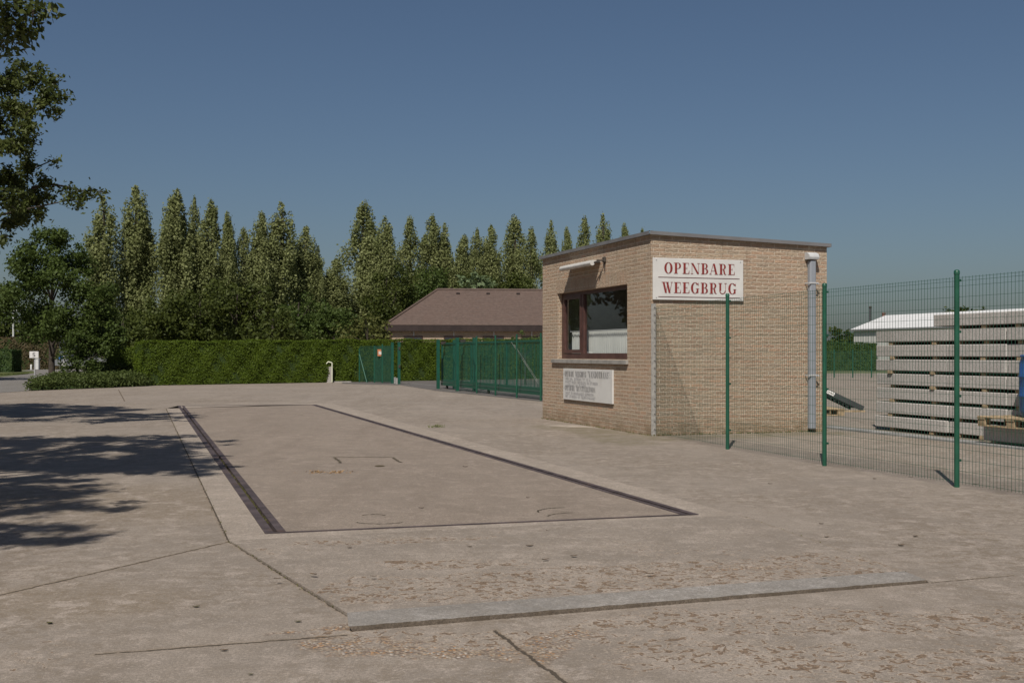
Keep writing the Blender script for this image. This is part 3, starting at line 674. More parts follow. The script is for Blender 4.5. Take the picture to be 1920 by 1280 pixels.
mb = MB(); mb.cbox(p+UP*(wz-.01)-D2*.035-D1*.012, .02, .12, .13, (D1,(D2*.9-D1*.4).normalized(),UP)); mb.build('symbol', plain('white_symbol', (.55,.5,.45), .5, .2), ws)

# ------------------------------------------------------------------ intercom pillar before the hedge
M_pil = concrete('pillar_concrete', (.40,.37,.34), (), (), (), (), .2, .2)
pb = G(618,717); pil = empty('intercom_pillar', pb, 'pale concrete pillar with a bent pale tube hooked over its top, before the long hedge', 'pillar')
mb = MB(); hh = .70
mb.add([pb+Vector(q) for q in ((-.12,0,0),(.10,0,0),(.10,.3,0),(-.12,.3,0),(-.12,0,hh-.05),(.10,0,hh),(.10,.3,hh),(-.12,.3,hh-.05))], [[3,2,1,0],[4,5,6,7],[0,1,5,4],[1,2,6,5],[2,3,7,6],[3,0,4,7]])
mb.build('slab', M_pil, pil)
mb = MB(); mb.tube([pb+Vector(q) for q in ((.11,-.03,.02),(.11,-.03,.83),(.09,-.03,.85),(-.05,-.03,.885),(-.13,-.03,.80))], .026, 8); mb.build('tube', plain('cream_tube', (.55,.55,.42), .5, .1), pil)
mb = MB(); mb.obox(pb+Vector((.14,.12,0)), Vector((.75,.1,0)), Vector((0,.12,0)), UP*.05); tag(mb.build('kerb_stone', M_pil), 'short pale kerb stone lying on the ground right of the intercom pillar', 'kerb stone')

# ------------------------------------------------------------------ leaves and hedges
def leaf_quads(c, n, L, W, rg, bend=0.0):
    """c (N,3) centres, n (N,3) normals -> lozenge leaves"""
    N = len(c); r = rg.normal(size=(N,3)); a = np.cross(n, r); a /= np.linalg.norm(a, axis=1, keepdims=True)+1e-9
    b = np.cross(n, a); b /= np.linalg.norm(b, axis=1, keepdims=True)+1e-9
    L = np.asarray(L).reshape(-1,1); W = np.asarray(W).reshape(-1,1)
    v = np.stack([c-a*L/2, c-b*W/2-a*L*.06, c+a*L/2, c+b*W/2-a*L*.06], 1).reshape(-1,3)
    return v
def mesh_from_quads(name, v):
    N = len(v)//4; me = bpy.data.meshes.new(name)
    me.vertices.add(len(v)); me.vertices.foreach_set('co', np.asarray(v, dtype=np.float32).ravel())
    me.loops.add(4*N); me.loops.foreach_set('vertex_index', np.arange(4*N, dtype=np.int32))
    me.polygons.add(N); me.polygons.foreach_set('loop_start', np.arange(0, 4*N, 4, dtype=np.int32))
    try: me.polygons.foreach_set('loop_total', np.full(N, 4, dtype=np.int32))
    except Exception: pass
    me.update(); me.validate(); return me
M_hedge = leafmat('clipped_hedge_leaf', (.050,.078,.006), (.092,.130,.010), .2, 1.6)
M_hcore = plain('hedge_core', (.03,.05,.01), .95, .3, 4)
def hedge(name, label, cat, p0, p1, depth, h0, h1, mat=M_hedge, dens=2100, leaf=.055, sag=.0, group=None):
    """clipped hedge from p0 to p1 (front foot line), leaning tops, depth away from the camera"""
    root = empty(name, (p0+p1)/2, label, cat, group)
    d = p1-p0; L = d.length; u = d/L; n = Vector((-u.y,u.x,0)); n = n if n.y > 0 else -n
    mb = MB(); s = .07; ns = 14
    for i in range(ns):
        a = p0+d*(i/ns); b = p0+d*((i+1)/ns); ha, hb = h0+(h1-h0)*i/ns, h0+(h1-h0)*(i+1)/ns
        A = [a+n*s, b+n*s, b+n*(s+.04)+UP*(hb-s), a+n*(s+.04)+UP*(ha-s), a+n*(depth-s)+UP*(ha-s), b+n*(depth-s)+UP*(hb-s), b+n*(depth-s), a+n*(depth-s)]
        mb.quad(A[0],A[1],A[2],A[3]); mb.quad(A[3],A[2],A[5],A[4]); mb.quad(A[7],A[4],A[5],A[6])
    mb.quad(p0+n*s, p0+n*(s+.04)+UP*(h0-s), p0+n*(depth-s)+UP*(h0-s), p0+n*(depth-s)); mb.quad(p1+n*s, p1+n*(depth-s), p1+n*(depth-s)+UP*(h1-s), p1+n*(s+.04)+UP*(h1-s))
    mb.build('core', M_hcore, root)
    C = []; Nn = []
    hm = max(h0,h1)
    def emit(cnt, fn, nrm):
        q = rng.random((cnt,2)); C.append(fn(q)); Nn.append(np.tile(np.array(nrm), (cnt,1)))
    p0a, da, na = np.array(p0), np.array(d), np.array(n)
    H = lambda f: h0+(h1-h0)*f
    bumpf = lambda x, z: .035*np.sin(x*2.1+z*1.3)+.03*np.sin(x*5.7-z*4.1)+.02*np.sin(x*11.3+z*9)
    def front(q):
        f, z = q[:,0], q[:,1]*H(q[:,0]); return p0a+da*f[:,None]+na*((.03+.02*z+bumpf(f*L, z))+rng.normal(0,.022,len(f)))[:,None]+np.array([0,0,1])*(z+.02)[:,None]
    def top(q):
        f = q[:,0]; z = H(f)-.02+np.abs(rng.normal(0,.035,len(f)))+.025*np.sin(f*L*1.7)+.02*np.sin(f*L*4.3); return p0a+da*f[:,None]+na*(.03+q[:,1]*(depth-.06))[:,None]+np.array([0,0,1])*z[:,None]
    def end0(q): return p0a+na*(.03+q[:,0]*(depth-.06))[:,None]+np.array(u)*(rng.normal(0,.03,len(q))-.01+.03*np.sin(q[:,1]*9))[:,None]+np.array([0,0,1])*(q[:,1]*h0)[:,None]
    def end1(q): return p0a+da+na*(.03+q[:,0]*(depth-.06))[:,None]+np.array(u)*(rng.normal(0,.03,len(q))+.01)[:,None]+np.array([0,0,1])*(q[:,1]*h1)[:,None]
    emit(int(dens*L*hm), front, tuple(-n)); emit(int(dens*L*min(depth,.8)*.8), top, (0,0,1)); emit(int(dens*depth*h0), end0, tuple(-u)); emit(int(dens*depth*h1), end1, tuple(u))
    c = np.concatenate(C); nn = np.concatenate(Nn)+rng.normal(0,.42,(sum(map(len,C)),3))+np.array([0,0,.25]); nn /= np.linalg.norm(nn,axis=1,keepdims=True)
    sz = rng.uniform(.6,1.35,len(c))*leaf
    im = np.array(wmat(root).inverted()); c = c+im[:3,3]
    link('foliage', mesh_from_quads('hedge_foliage', leaf_quads(c, nn, sz*1.3, sz*.5, rng)), mat, root)
    return root
hedge('long_hedge', 'long clipped green hedge across the back of the yard, left of the brick hut', 'hedge', G(268,723), G(832,710.5)+Vector((4.2,.9,0))*1.35, 1.0, 1.67, 1.93)
hedge('side_hedge', 'short lower green hedge set back at the left end of the long hedge', 'hedge', G(200,716), G(286,716), .9, 1.42, 1.47)
hedge('far_hedge', 'dark clipped hedge block at the far left edge beside the road', 'hedge', G(-70,698), G(21,698), 1.6, 1.5, 1.5, leafmat('dark_hedge_leaf', (.012,.026,.006), (.04,.075,.018), .15), 200, .11)
M_brownh = leafmat('brown_hedge_leaf', (.05,.038,.018), (.125,.095,.045), .15)
hedge('brown_hedge', 'long brownish hedge across the end of the road at the far left', 'hedge', G(-60,693.2), G(110,692.2), 1.2, 2.45, 2.45, M_brownh, 200, .15)
hedge('storage_hedge', 'square dark green hedge beyond the storage yard, left of the white shed', 'hedge', G(1490,694.5), G(1645,694.5), 1.5, 2.0, 1.95, leafmat('storage_hedge_leaf', (.02,.042,.008), (.06,.105,.02), .2), 500, .10)

# ------------------------------------------------------------------ bungalow with the brown hipped roof
def rooftile():
    t = NT('brown_roof_tiles'); p = t.obj()
    w = t.n('ShaderNodeTexWave', 1, {0: p, 1: 2.6, 2: .5}, bands_direction='Z', wave_profile='SAW'); n = t.noise(p, 5, 5, .7)
    v = t.vor(t.map(p, (3.2,3.2,7)), 1.0, 1); vv = t.n('ShaderNodeSeparateColor', 0, {0: v})
    c = t.mix(t.sm(n, .35, .65), (.082,.058,.048), (.112,.080,.066)); c = t.mix(t.m_('MULTIPLY', vv, .45), c, (.10,.066,.052)); c = t.mix(t.sm(w, .75, 1, 0, .5), c, (.06,.04,.032))
    return t.fin(c, .75, t.bump(w, .4, .02), .25)
M_tile = rooftile(); M_dkwood = plain('dark_brown_fascia', (.03,.02,.018), .7, .2, 2)
M_hbrick = brick('bungalow_brick', 1.1)
HYd = 66.0
e_l = P(722, 607, HYd); ang = R(5.5); hu = Vector((math.cos(ang), math.sin(ang), 0)); hv = Vector((-hu.y, hu.x, 0))
ez = 2.92; e_l.z = ez
HLn, HDp = 22.0, 8.6
hs = empty('bungalow', e_l+hu*8+hv*4-UP*ez, 'low tan brick bungalow with a wide brown tiled hip roof behind the hedge', 'house')
A = [e_l, e_l+hu*HLn, e_l+hu*HLn+hv*HDp, e_l+hv*HDp]; rz = 5.25
kr = along(e_l+hv*HDp/2, hu, 820)
R1 = e_l+hv*HDp/2+hu*max(kr,2.5)+UP*(rz-ez); R2 = e_l+hv*HDp/2+hu*(HLn-3.4)+UP*(rz-ez)
mb = MB(); mb.quad(A[0],A[1],R2,R1); mb.quad(A[1],A[2],R2); mb.quad(A[2],A[3],R1,R2); mb.quad(A[3],A[0],R1)
dn = UP*-.04
hr = mb.build('roof', M_tile, hs)
mb = MB(); mb.tube([R1, R2], .09, 8); mb.tube([A[0]+UP*.02, R1], .08, 8); mb.build('ridge', M_tile, hr)
mb = MB()
for px in (858, 914, 970): q = P(px, 551, (R1.y+e_l.y)/2+2); k = along(R1, hu, px); c = R1+hu*k-hv*.55-UP*.30; mb.bbox(c+UP*.03, .22, .14, .14, (hu,hv,UP), .02)
mb.build('roof_vent', M_dkwood, hr)
mb = MB(); fs_ = .36
mb.obox(e_l-hv*.02-UP*fs_, hu*HLn, hv*.05, UP*(fs_-.02)); mb.obox(e_l-hu*.02-UP*fs_, hv*HDp, hu*.05, UP*(fs_-.02)); mb.obox(e_l+hu*.05+hv*.05-UP*fs_, hu*(HLn-.1), hv*(HDp-.1), UP*.03)
mb.build('fascia', M_dkwood, hs)
mb = MB(); oh = .27
w0 = e_l+hu*.35+hv*oh; w0.z = 0
mb.obox(w0, hu*(HLn-.8), hv*(HDp-2*oh), UP*(ez-fs_)); mb.build('wall', M_hbrick, hs, uvax=True, ax=(hv, hu))
M_winb = plain('brown_window_frame', (.05,.025,.02), .5, .2)
for px0, px1 in ((757,793),(832,868),(905,945),(978,1014)):
    k0, k1 = along(w0, hu, px0), along(w0, hu, px1); a = w0+hu*k0-hv*.03
    mb = MB(); zt_ = 2.27; mb.obox(a+UP*1.0, hu*(k1-k0), hv*.02, UP*(zt_-1.0)); wb = mb.build('window', M_winb, hs)
    mb = MB(); mb.obox(a+UP*1.08-hv*.008+hu*.08, hu*((k1-k0)/2-.12), hv*.006, UP*(zt_-1.16)); mb.obox(a+UP*1.08-hv*.008+hu*((k1-k0)/2+.04), hu*((k1-k0)/2-.12), hv*.006, UP*(zt_-1.16))
    mb.build('pane', plain('dark_pane', (.03,.035,.04), .1, .1, 2, .6), wb)
    mb = MB(); mb.obox(a+hu*(k1-k0)*.5+UP*zt_-hv*.02, hu*.06, hv*.03, UP*.34); mb.build('rod', M_lampw, wb)
mb = MB(); k = along(w0, hu, 732); mb.tube([w0+hu*k-hv*.08, w0+hu*k-hv*.08+UP*2.6], .06, 8); mb.build('down_pipe', plain('brown_pipe', (.09,.045,.03), .5, .1), hs)

# ------------------------------------------------------------------ storage yard: slabs, spacers, block, pallet, barrel, ramp
def slabmat():
    t = NT('cast_slab_concrete'); p = t.obj(); oi = t.n('ShaderNodeObjectInfo', 5)
    n = t.noise(p, 2.2, 6, .65); n2 = t.noise(p, 40, 3, .6)
    c = t.mix(t.sm(n, .35, .7), (.45,.425,.40), (.36,.335,.31)); c = t.mix(t.m_('MULTIPLY', oi, .35), c, (.48,.445,.41)); c = t.mix(t.sm(n2, .35, .6, .35, 0), c, (.15,.13,.12))
    return t.fin(c, .9, t.bump(n2, .4, .006), .2)
M_slab = slabmat(); M_timber = plain('raw_timber', (.30,.225,.14), .85, .3, 9, .2, 0, .3)
S0 = G(1669,807); SD = -D1
ks = [along(S0, SD, px) for px in (1643,1778,1888)]; ks.append(ks[2]+1.35)
lv = ('lowest','second','third','fourth','fifth','sixth','seventh','eighth')
stn = ('left stack, the one with its end towards the square hedge','middle stack, behind the fence post','right stack, behind the blue barrel')
pitch, th, zb0 = .229, .178, .055
protoS = None; protoW = None
for si in range(3):
    L = ks[si+1]-ks[si]-.012; mid = S0+SD*((ks[si]+ks[si+1])/2)
    me = None
    for l in range(8):
        if si == 0 and l == 7: continue
        if si == 1 and l == 7: L2 = (ks[2]-along(S0,SD,1749))-.012; mid2 = S0+SD*((along(S0,SD,1749)+ks[2])/2)
        else: L2, mid2 = L, mid
        if me is None or L2 != L:
            mb = MB(); mb.bbox((0,0,0), L2, 1.15, th, (SD,D2,UP), .008); o = mb.build('concrete_slab', M_slab); mm_ = o.data
            if L2 == L: me = mm_
        else: o = link('concrete_slab', me, M_slab)
        jx, jy = rng.normal(0,.012), rng.normal(0,.01)
        z = zb0+pitch*l+th/2
        if si == 2 and l == 0: pass
        o.location = mid2+D2*(.575+jx)+SD*jy+UP*z; o.rotation_euler = (0,0,rng.normal(0,.006))
        tag(o, f'grey concrete slab, {lv[l]} from the ground in the {stn[si]}', 'concrete slab', 'concrete slabs stacked in the storage yard')
        for k in (.17, .80) if si == 0 else (.15, .62):
            if protoW is None: mb = MB(); mb.bbox((0,0,0), .10, 1.16, pitch-th-.002, (SD,D2,UP), .006); w = mb.build('spacer', M_timber); protoW = w
            else: w = link('spacer', protoW.data, M_timber)
            kk = (.215, .80)[0 if k < .5 else 1] if si == 0 else k
            w.location = S0+SD*(ks[si]+(ks[si+1]-ks[si])*kk+rng.normal(0,.02))+D2*(.585+rng.normal(0,.018))+UP*(zb0+pitch*l-(pitch-th)/2)
            tag(w, f'timber spacer under the {lv[l]} slab of the {stn[si].split(",")[0]}, {"farther" if k < .5 else "nearer"} of the two', 'timber spacer', 'timber spacers between the stacked slabs')
M_rod = plain('rusty_lifting_bar', (.04,.03,.026), .7, .3)
blk_y = D2*-.50
b0_ = S0+SD*along(S0+blk_y, SD, 1843)+blk_y; b0_.z = 0
mb = MB(); mb.bbox(b0_+SD*.72+D2*.21+UP*.155, 1.44, .42, .20, (SD,D2,UP), .012); tag(mb.build('concrete_block', M_slab), 'long concrete block lying on the ground under the wooden pallet with the blue barrel', 'concrete block')
mb = MB(); mb.cbox(b0_+SD*.2+D2*.21+UP*.027, .09, .44, .054, (SD,D2,UP)); tag(mb.build('block_support', M_timber), 'flat timber under the left end of the concrete block below the pallet', 'timber')
mb = MB(); mb.cbox(b0_+SD*1.2+D2*.21+UP*.027, .09, .44, .054, (SD,D2,UP)); tag(mb.build('block_support', M_timber), 'flat timber under the right end of the concrete block below the pallet', 'timber')
def pallet(label, c, ux, uy, z0, Lx=1.2, Ly=1.0):
    root = empty('pallet', c, label, 'pallet')
    for y in (-.44,-.22,0,.22,.44): mb = MB(); mb.bbox(c+uy*y*Ly+UP*(z0+.131), Lx, .12, .02, (ux,uy,UP), .003); mb.build('deck_board', M_timber, root)
    for y in (-.44,0,.44): mb = MB(); mb.bbox(c+uy*y*Ly+UP*(z0+.012), Lx, .10, .02, (ux,uy,UP), .003); mb.build('skid_board', M_timber, root)
    for x in (-.53,0,.53): mb = MB(); mb.cbox(c+ux*x*Lx/1.2+UP*(z0+.1095), .14, Ly, .021, (ux,uy,UP)); mb.build('stringer', M_timber, root)
    for x in (-.53,0,.53):
        for y in (-.44,0,.44): mb = MB(); mb.bbox(c+ux*x*Lx/1.2+uy*y*Ly+UP*(z0+.0605), .14, .10, .076, (ux,uy,UP), .004); mb.build('block', M_timber, root)
    return root
pc = b0_+SD*.68+D2*.33
pallet('weathered wooden pallet on the concrete block, carrying the blue barrel', pc, SD, D2, .257)
M_blue = plain('blue_plastic_barrel', (.012,.075,.26), .4, .12, 3, .5, 0, .05)
bc = pc+SD*(along(pc, SD, 1955)); zb_ = .257+.143
br_ = empty('barrel', bc+UP*zb_, 'blue plastic barrel standing on the wooden pallet at the right edge of the photo', 'barrel')
mb = MB(); mb.lathe(bc+UP*zb_, [(.0,0),(.25,0),(.275,.03),(.285,.10),(.29,.26),(.298,.275),(.298,.29),(.29,.305),(.29,.52),(.298,.535),(.298,.55),(.29,.565),(.282,.72),(.262,.79),(.275,.80),(.275,.825),(.25,.83),(.24,.80),(0,.80)], 40); mb.build('body', M_blue, br_)
mb = MB(); mb.lathe(bc+UP*(zb_+.80)+Vector((.12,0,0)), [(.035,0),(.035,.025),(.03,.03),(0,.03)], 14); mb.build('bung', M_dark, br_)
# steel loading ramp on a pallet
rp0 = G(1617,772); ry = rp0.y
M_ramp = plain('blackened_ramp_steel', (.022,.023,.024), .55, .3, 5, .4, .3)
rr = empty('loading_ramp', rp0, 'black steel ramp sloping to the ground from a pallet beside the brick hut', 'ramp')
ru = (P(1535,733,ry+.3)-rp0).normalized(); rL = (P(1515,725,ry+.3)-rp0).length; rn = Vector((-.12,1,0)).normalized(); rw = ru.cross(rn).normalized()
if rw.z < 0: rw = -rw
mb = MB()
for y in (0, .62): mb.obox(rp0+rn*y+UP*.02, ru*rL, rn*.05, rw*.11); 
mb.build('side_rail', M_ramp, rr)
for i in range(13): mb = MB(); mb.obox(rp0+ru*(i*rL/13+.02)+rn*.05+UP*.06, ru*.05, rn*.57, rw*.025); mb.build('rung', M_ramp, rr)
mb = MB(); mb.obox(rp0+UP*.0+Vector((-.55,-.03,0)), Vector((.6,0,0)), rn*.08, UP*.035); mb.build('foot_bar', M_timber, rr)
mb = MB(); q = rp0+ru*(rL*.54)-rn*.006+UP*.02+rw*.02; mb.obox(q, ru*.24, rn*.004, rw*.075); mb.build('plate', plain('white_ramp_plate', (.6,.58,.55), .5, .1), rr)
mb = MB()
for i in range(7): mb.obox(q+ru*(.03+i*.028)-rn*.003+rw*.02, ru*.014, rn*.002, rw*(.035 if i%2 else .028))
mb.build('plate_marks', M_dark, rr)
pallet('old dark wooden pallet under the black steel ramp beside the brick hut', G(1546,779)+Vector((-.25,.35,0)), Vector((1,.1,0)).normalized(), Vector((-.1,1,0)).normalized(), 0, 1.2, .9)
# thin fence before the storage hedge
sf = empty('storage_fence', G(1599,708), 'faint low green mesh fence in front of the square hedge beyond the storage yard', 'fence')
sp = [G(px,708) for px in (1529,1564,1599,1634,1669)]
for q in sp: mb = MB(); mb.tube([q, q+UP*1.45], .035, 8); mb.build('post', M_green, sf)
for a, b in zip(sp, sp[1:]): mesh_panel('mesh_panel', a, b, .1, 1.35, 18, [.1+.2*i for i in range(7)], sf, .006)

# ------------------------------------------------------------------ far right: white shed, chimneys
def sheetmetal(name, col):
    t = NT(name); p = t.obj(); w = t.n('ShaderNodeTexWave', 1, {0: p, 1: 1.5}, bands_direction='X'); n = t.noise(p, 1, 4, .6)
    return t.fin(t.mix(t.sm(n, .3, .7), tuple(x*.9 for x in col), col), .5, t.bump(w, .5, .03), .3)
M_shed = sheetmetal('white_sheet_wall', (.56,.55,.52)); M_shroof = sheetmetal('white_sheet_roof', (.62,.61,.60))
shY = 95.0; a = P(1601,617,shY); a.z = 0; su = -D1; sv = D2
sh_e = HC+(HY-617)/F*shY; sL, sW = 46, 6.8; rdg = HC+(HY-591)/F*96.3
shed = empty('white_shed', a+su*sL/2+sv*sW/2, 'long low white metal shed with a pale ridged roof beyond the slab stacks', 'shed')
mb = MB(); mb.obox(a, su*sL, sv*sW, UP*(sh_e-.08)); mb.quad(a+UP*(sh_e-.08), a+sv*sW+UP*(sh_e-.08), a+sv*sW/2+UP*(rdg-.08)); mb.build('wall', M_shed, shed)
o_ = .10; e = [a-su*.3-sv*o_, a+su*(sL+.3)-sv*o_, a+su*(sL+.3)+sv*(sW+o_), a-su*.3+sv*(sW+o_)]; r1 = a-su*.3+sv*sW/2; r2 = a+su*(sL+.3)+sv*sW/2
mb = MB()
for dz in (0, -.07): mb.quad(*[q+UP*(z+dz) for q, z in ((e[0],sh_e),(e[1],sh_e),(r2,rdg),(r1,rdg))]); mb.quad(*[q+UP*(z+dz) for q, z in ((e[2],sh_e),(e[3],sh_e),(r1,rdg),(r2,rdg))])
for p_, q_, zp, zq in ((e[0],e[1],sh_e,sh_e),(e[2],e[3],sh_e,sh_e),(e[3],r1,sh_e,rdg),(r1,e[0],rdg,sh_e)): mb.quad(p_+UP*(zp-.07), q_+UP*(zq-.07), q_+UP*zq, p_+UP*zp)
mb.build('roof', M_shroof, shed)
mb = MB(); mb.obox(e[0]-sv*.10+UP*(sh_e-.16), su*(sL+.6), sv*.10, UP*.12); mb.build('gutter', plain('grey_gutter', (.20,.20,.20), .6, .1), shed)
c = P(1632,604,240); c.z = 0
t1 = empty('lattice_chimney', c, 'tall thin dark chimney on the skyline, left of the red one', 'chimney')
mb = MB(); h = HC+(HY-574)/F*240; mb.tube([c, c+UP*(h-.4)], .25, 10)
for i in range(10): mb.lathe(c+UP*(h*.55+i*h*.043), [(.25,0),(.29,.05),(.29,.12),(.25,.17)], 10)
mb.build('shaft', plain('dark_chimney', (.055,.055,.06), .8, .3), t1)
mb = MB(); mb.lathe(c+UP*(h-.45), [(.25,0),(.31,.1),(.31,.4),(.22,.45)], 10); mb.build('cap', M_dark, t1)
c = P(1657,604,230); c.z = 0
t2 = empty('brick_chimney', c, 'short brick red chimney behind the white shed roof', 'chimney')
mb = MB(); h = HC+(HY-586)/F*230; mb.tube([c, c+UP*(h-.3)], [.42,.34], 12); mb.build('shaft', plain('red_brick_far', (.17,.085,.065), .9, .2), t2)
mb = MB(); mb.lathe(c+UP*(h-.32), [(.34,0),(.39,.06),(.39,.25),(.33,.32),(0,.32)], 12); mb.build('cap', plain('red_brick_cap', (.14,.075,.06), .9, .2), t2)

# ------------------------------------------------------------------ far left: number sign, posts, pillar, car
M_whitep = plain('white_post_paint', (.52,.52,.50), .5, .1)
q = G(65,726); ns_ = empty('number_sign', q, 'small white plate with a black number 5 on a thin post, beside the road', 'sign')
mb = MB(); mb.tube([q, q+UP*1.28], .022, 8); mb.build('post', plain('grey_sign_post', (.35,.35,.35), .5, .1), ns_)
zc = HC+(HY-665)/F*q.y
mb = MB(); mb.bbox(q+UP*zc-Vector((0,.05,0)), .335, .03, .245, None, .01); mb.build('plate', M_sign, ns_)
mb = MB(); w_ = .022; x0, y0 = q.x, q.y-.0675
for (ax, az, bx, bz) in ((-.033,.065,.037,.065),(-.033,.065,-.033,.0),(-.033,.005,.025,.005),(.035,.0,.035,-.055),(.025,-.062,-.038,-.062)):
    lo = Vector((min(ax,bx)-w_/2, 0, min(az,bz)-w_/2)); hi = Vector((max(ax,bx)+w_/2, 0, max(az,bz)+w_/2))
    mb.obox(Vector((x0,y0,zc))+lo, Vector((hi.x-lo.x,0,0)), Vector((0,.002,0)), UP*(hi.z-lo.z))
mb.build('numeral', plain('black_numeral', (.02,.02,.02), .5, .1), ns_)
q = G(25,691.5); ll = empty('lamp_post', q, 'tall thin white lamp post at the far left beside the road', 'lamp post')
mb = MB(); mb.tube([q, q+UP*3.4, q+UP*4.6], [.09,.07,.05], 8); mb.build('pole', M_whitep, ll)
mb = MB(); mb.bbox(q+UP*4.62+Vector((.3,0,0)), .75, .2, .12, None, .03); mb.build('lamp_head', M_whitep, ll)
for px, zt_, lb in ((35.5,675,'short pale post right of the thin white lamp post'),(58.5,683,'low pale stub of a post left of the number sign, by the brown hedge')):
    q = G(px,693); mb = MB(); mb.lathe(q, [(.07,0),(.07,HC+(HY-zt_)/F*q.y-.05),(.04,HC+(HY-zt_)/F*q.y),(0,HC+(HY-zt_)/F*q.y)], 10); tag(mb.build('short_post', M_whitep), lb, 'post', 'short posts beside the road')
q = G(70,693); mb = MB(); mb.bbox(q+UP*.4, .30, .3, .8, None, .03); mb.bbox(q+UP*.83, .36, .36, .06, None, .01); tag(mb.build('white_pillar', M_whitep), 'short white square pillar right under the number sign', 'pillar')
q = G(120,707.5); bs = empty('blue_sign', q, 'small blue sign on a white post, between the two trees at the left', 'sign')
mb = MB(); mb.tube([q, q+UP*1.3], .03, 8); mb.build('post', M_whitep, bs)
mb = MB(); zc = HC+(HY-670)/F*q.y; mb.bbox(q+Vector((-.16,-.04,zc)), .2, .02, .22, None, .004); mb.build('plate', plain('blue_plate', (.02,.10,.35), .5, .05), bs)
# parked car
q = G(150,692.6); car = empty('parked_car', q, 'grey car parked far off at the road end, half hidden behind the tree trunk', 'car')
M_carp = plain('grey_car_paint', (.22,.225,.23), .3, .05, 2, .5, .4, 0); M_tyre = plain('black_tyre', (.02,.02,.02), .8, .1)
def prof(mb, pts, y0, y1):
    n = len(pts); vs = [q+Vector((x,y0,z)) for x, z in pts]+[q+Vector((x,y1,z)) for x, z in pts]
    mb.add(vs, [list(range(n)), list(range(2*n-1,n-1,-1))]+[[i, i+n, (i+1)%n+n, (i+1)%n] for i in range(n)])
mb = MB(); prof(mb, [(-1.95,.3),(1.95,.3),(2.0,.6),(1.85,.8),(.95,.88),(-1.1,.9),(-1.75,.85),(-2.0,.65)], 0, 1.6); mb.build('body', M_carp, car)
mb = MB(); prof(mb, [(-1.5,.9),(.95,.88),(.35,1.36),(-.9,1.4)], .12, 1.48); mb.build('windows', plain('car_glass', (.03,.035,.04), .1, .1, 1, .6), car)
mb = MB(); prof(mb, [(-.92,1.4),(.37,1.36),(.2,1.44),(-.8,1.46)], .1, 1.5); mb.build('car_roof', M_carp, car)
for x in (-1.25, 1.25):
    for y in (-.02, 1.42):
        mb = MB(); mb.tube([q+Vector((x,y,.31)), q+Vector((x,y+.2,.31))], .31, 18); wh = mb.build('wheel', M_tyre, car)
        mb = MB(); yy = y-.01 if y < .5 else y+.21; mb.tube([q+Vector((x,yy,.31)), q+Vector((x,yy+.01,.31))], .19, 14); mb.build('rim', M_galv, wh)

# ------------------------------------------------------------------ trees
M_pop = leafmat('poplar_leaf', (.095,.115,.034), (.26,.275,.12), .34, .5)
M_dark_l = leafmat('dark_tree_leaf', (.026,.038,.007), (.075,.090,.017), .25, .6)
M_mid_l = leafmat('broad_tree_leaf', (.028,.046,.010), (.085,.118,.026), .3, .7)
M_olive = leafmat('olive_bush_leaf', (.06,.07,.015), (.13,.135,.04), .3, .9)
M_oak = leafmat('near_tree_leaf', (.032,.046,.010), (.095,.112,.030), .3, 1.2, .45)
M_shrub = leafmat('shrub_leaf', (.03,.045,.01), (.09,.115,.03), .25, 1.5)
M_sage = leafmat('pale_leaf', (.08,.11,.05), (.17,.22,.11), .3, .9)
M_bark = plain('grey_brown_bark', (.055,.045,.036), .9, .35, 12, .2, 0, .8, None, 25)
def cloud(cent, rad, per, leaf, rg, flat=1.0, upb=.35, rnd=.75, shell=.55):
    """leaves scattered through clumps: cent (K,3), rad (K,) or (K,3), per leaves each"""
    cent = np.asarray(cent); K = len(cent); rad = np.asarray(rad, dtype=float)
    if rad.ndim == 1: rad = np.stack([rad, rad, rad*flat], 1)
    per = np.broadcast_to(np.asarray(per, dtype=int), (K,)); idx = np.repeat(np.arange(K), per); N = len(idx)
    d = rg.normal(size=(N,3)); d /= np.linalg.norm(d, axis=1, keepdims=True)
    r = rg.random(N)**(1/3*(1+shell*-.5)); c = cent[idx]+d*rad[idx]*(r*(1+.18*rg.normal(size=N)))[:,None]
    n = d*.8+rg.normal(size=(N,3))*rnd+np.array([0,0,upb]); n /= np.linalg.norm(n, axis=1, keepdims=True)
    s = leaf*rg.uniform(.6,1.35,N)
    return leaf_quads(c, n, s*1.35, s*.85, rg)
def limbs(mb, base, h, ends, r0, rg, lean=(0,0)):
    """tapered trunk and limbs out to the clump centres"""
    pts = [Vector(base)+Vector((lean[0]*t, lean[1]*t, h*t)) for t in (0,.25,.5,.75,1)]
    mb.tube(pts, [r0*1.25, r0, r0*.85, r0*.65, r0*.3], 10)
    for e in ends:
        e = Vector(e); t = min(.95, max(.2, (e.z-base[2])/h*.62)); a = Vector(base)+Vector((lean[0]*t, lean[1]*t, h*t))
        m = a.lerp(e, .5)+Vector(rg.normal(0,.06,3))*(e-a).length+UP*(.08*(e-a).length)
        mb.tube([a, a.lerp(m,.5)+UP*.02, m, m.lerp(e,.55), e], [r0*.38, r0*.3, r0*.22, r0*.13, r0*.05], 6)
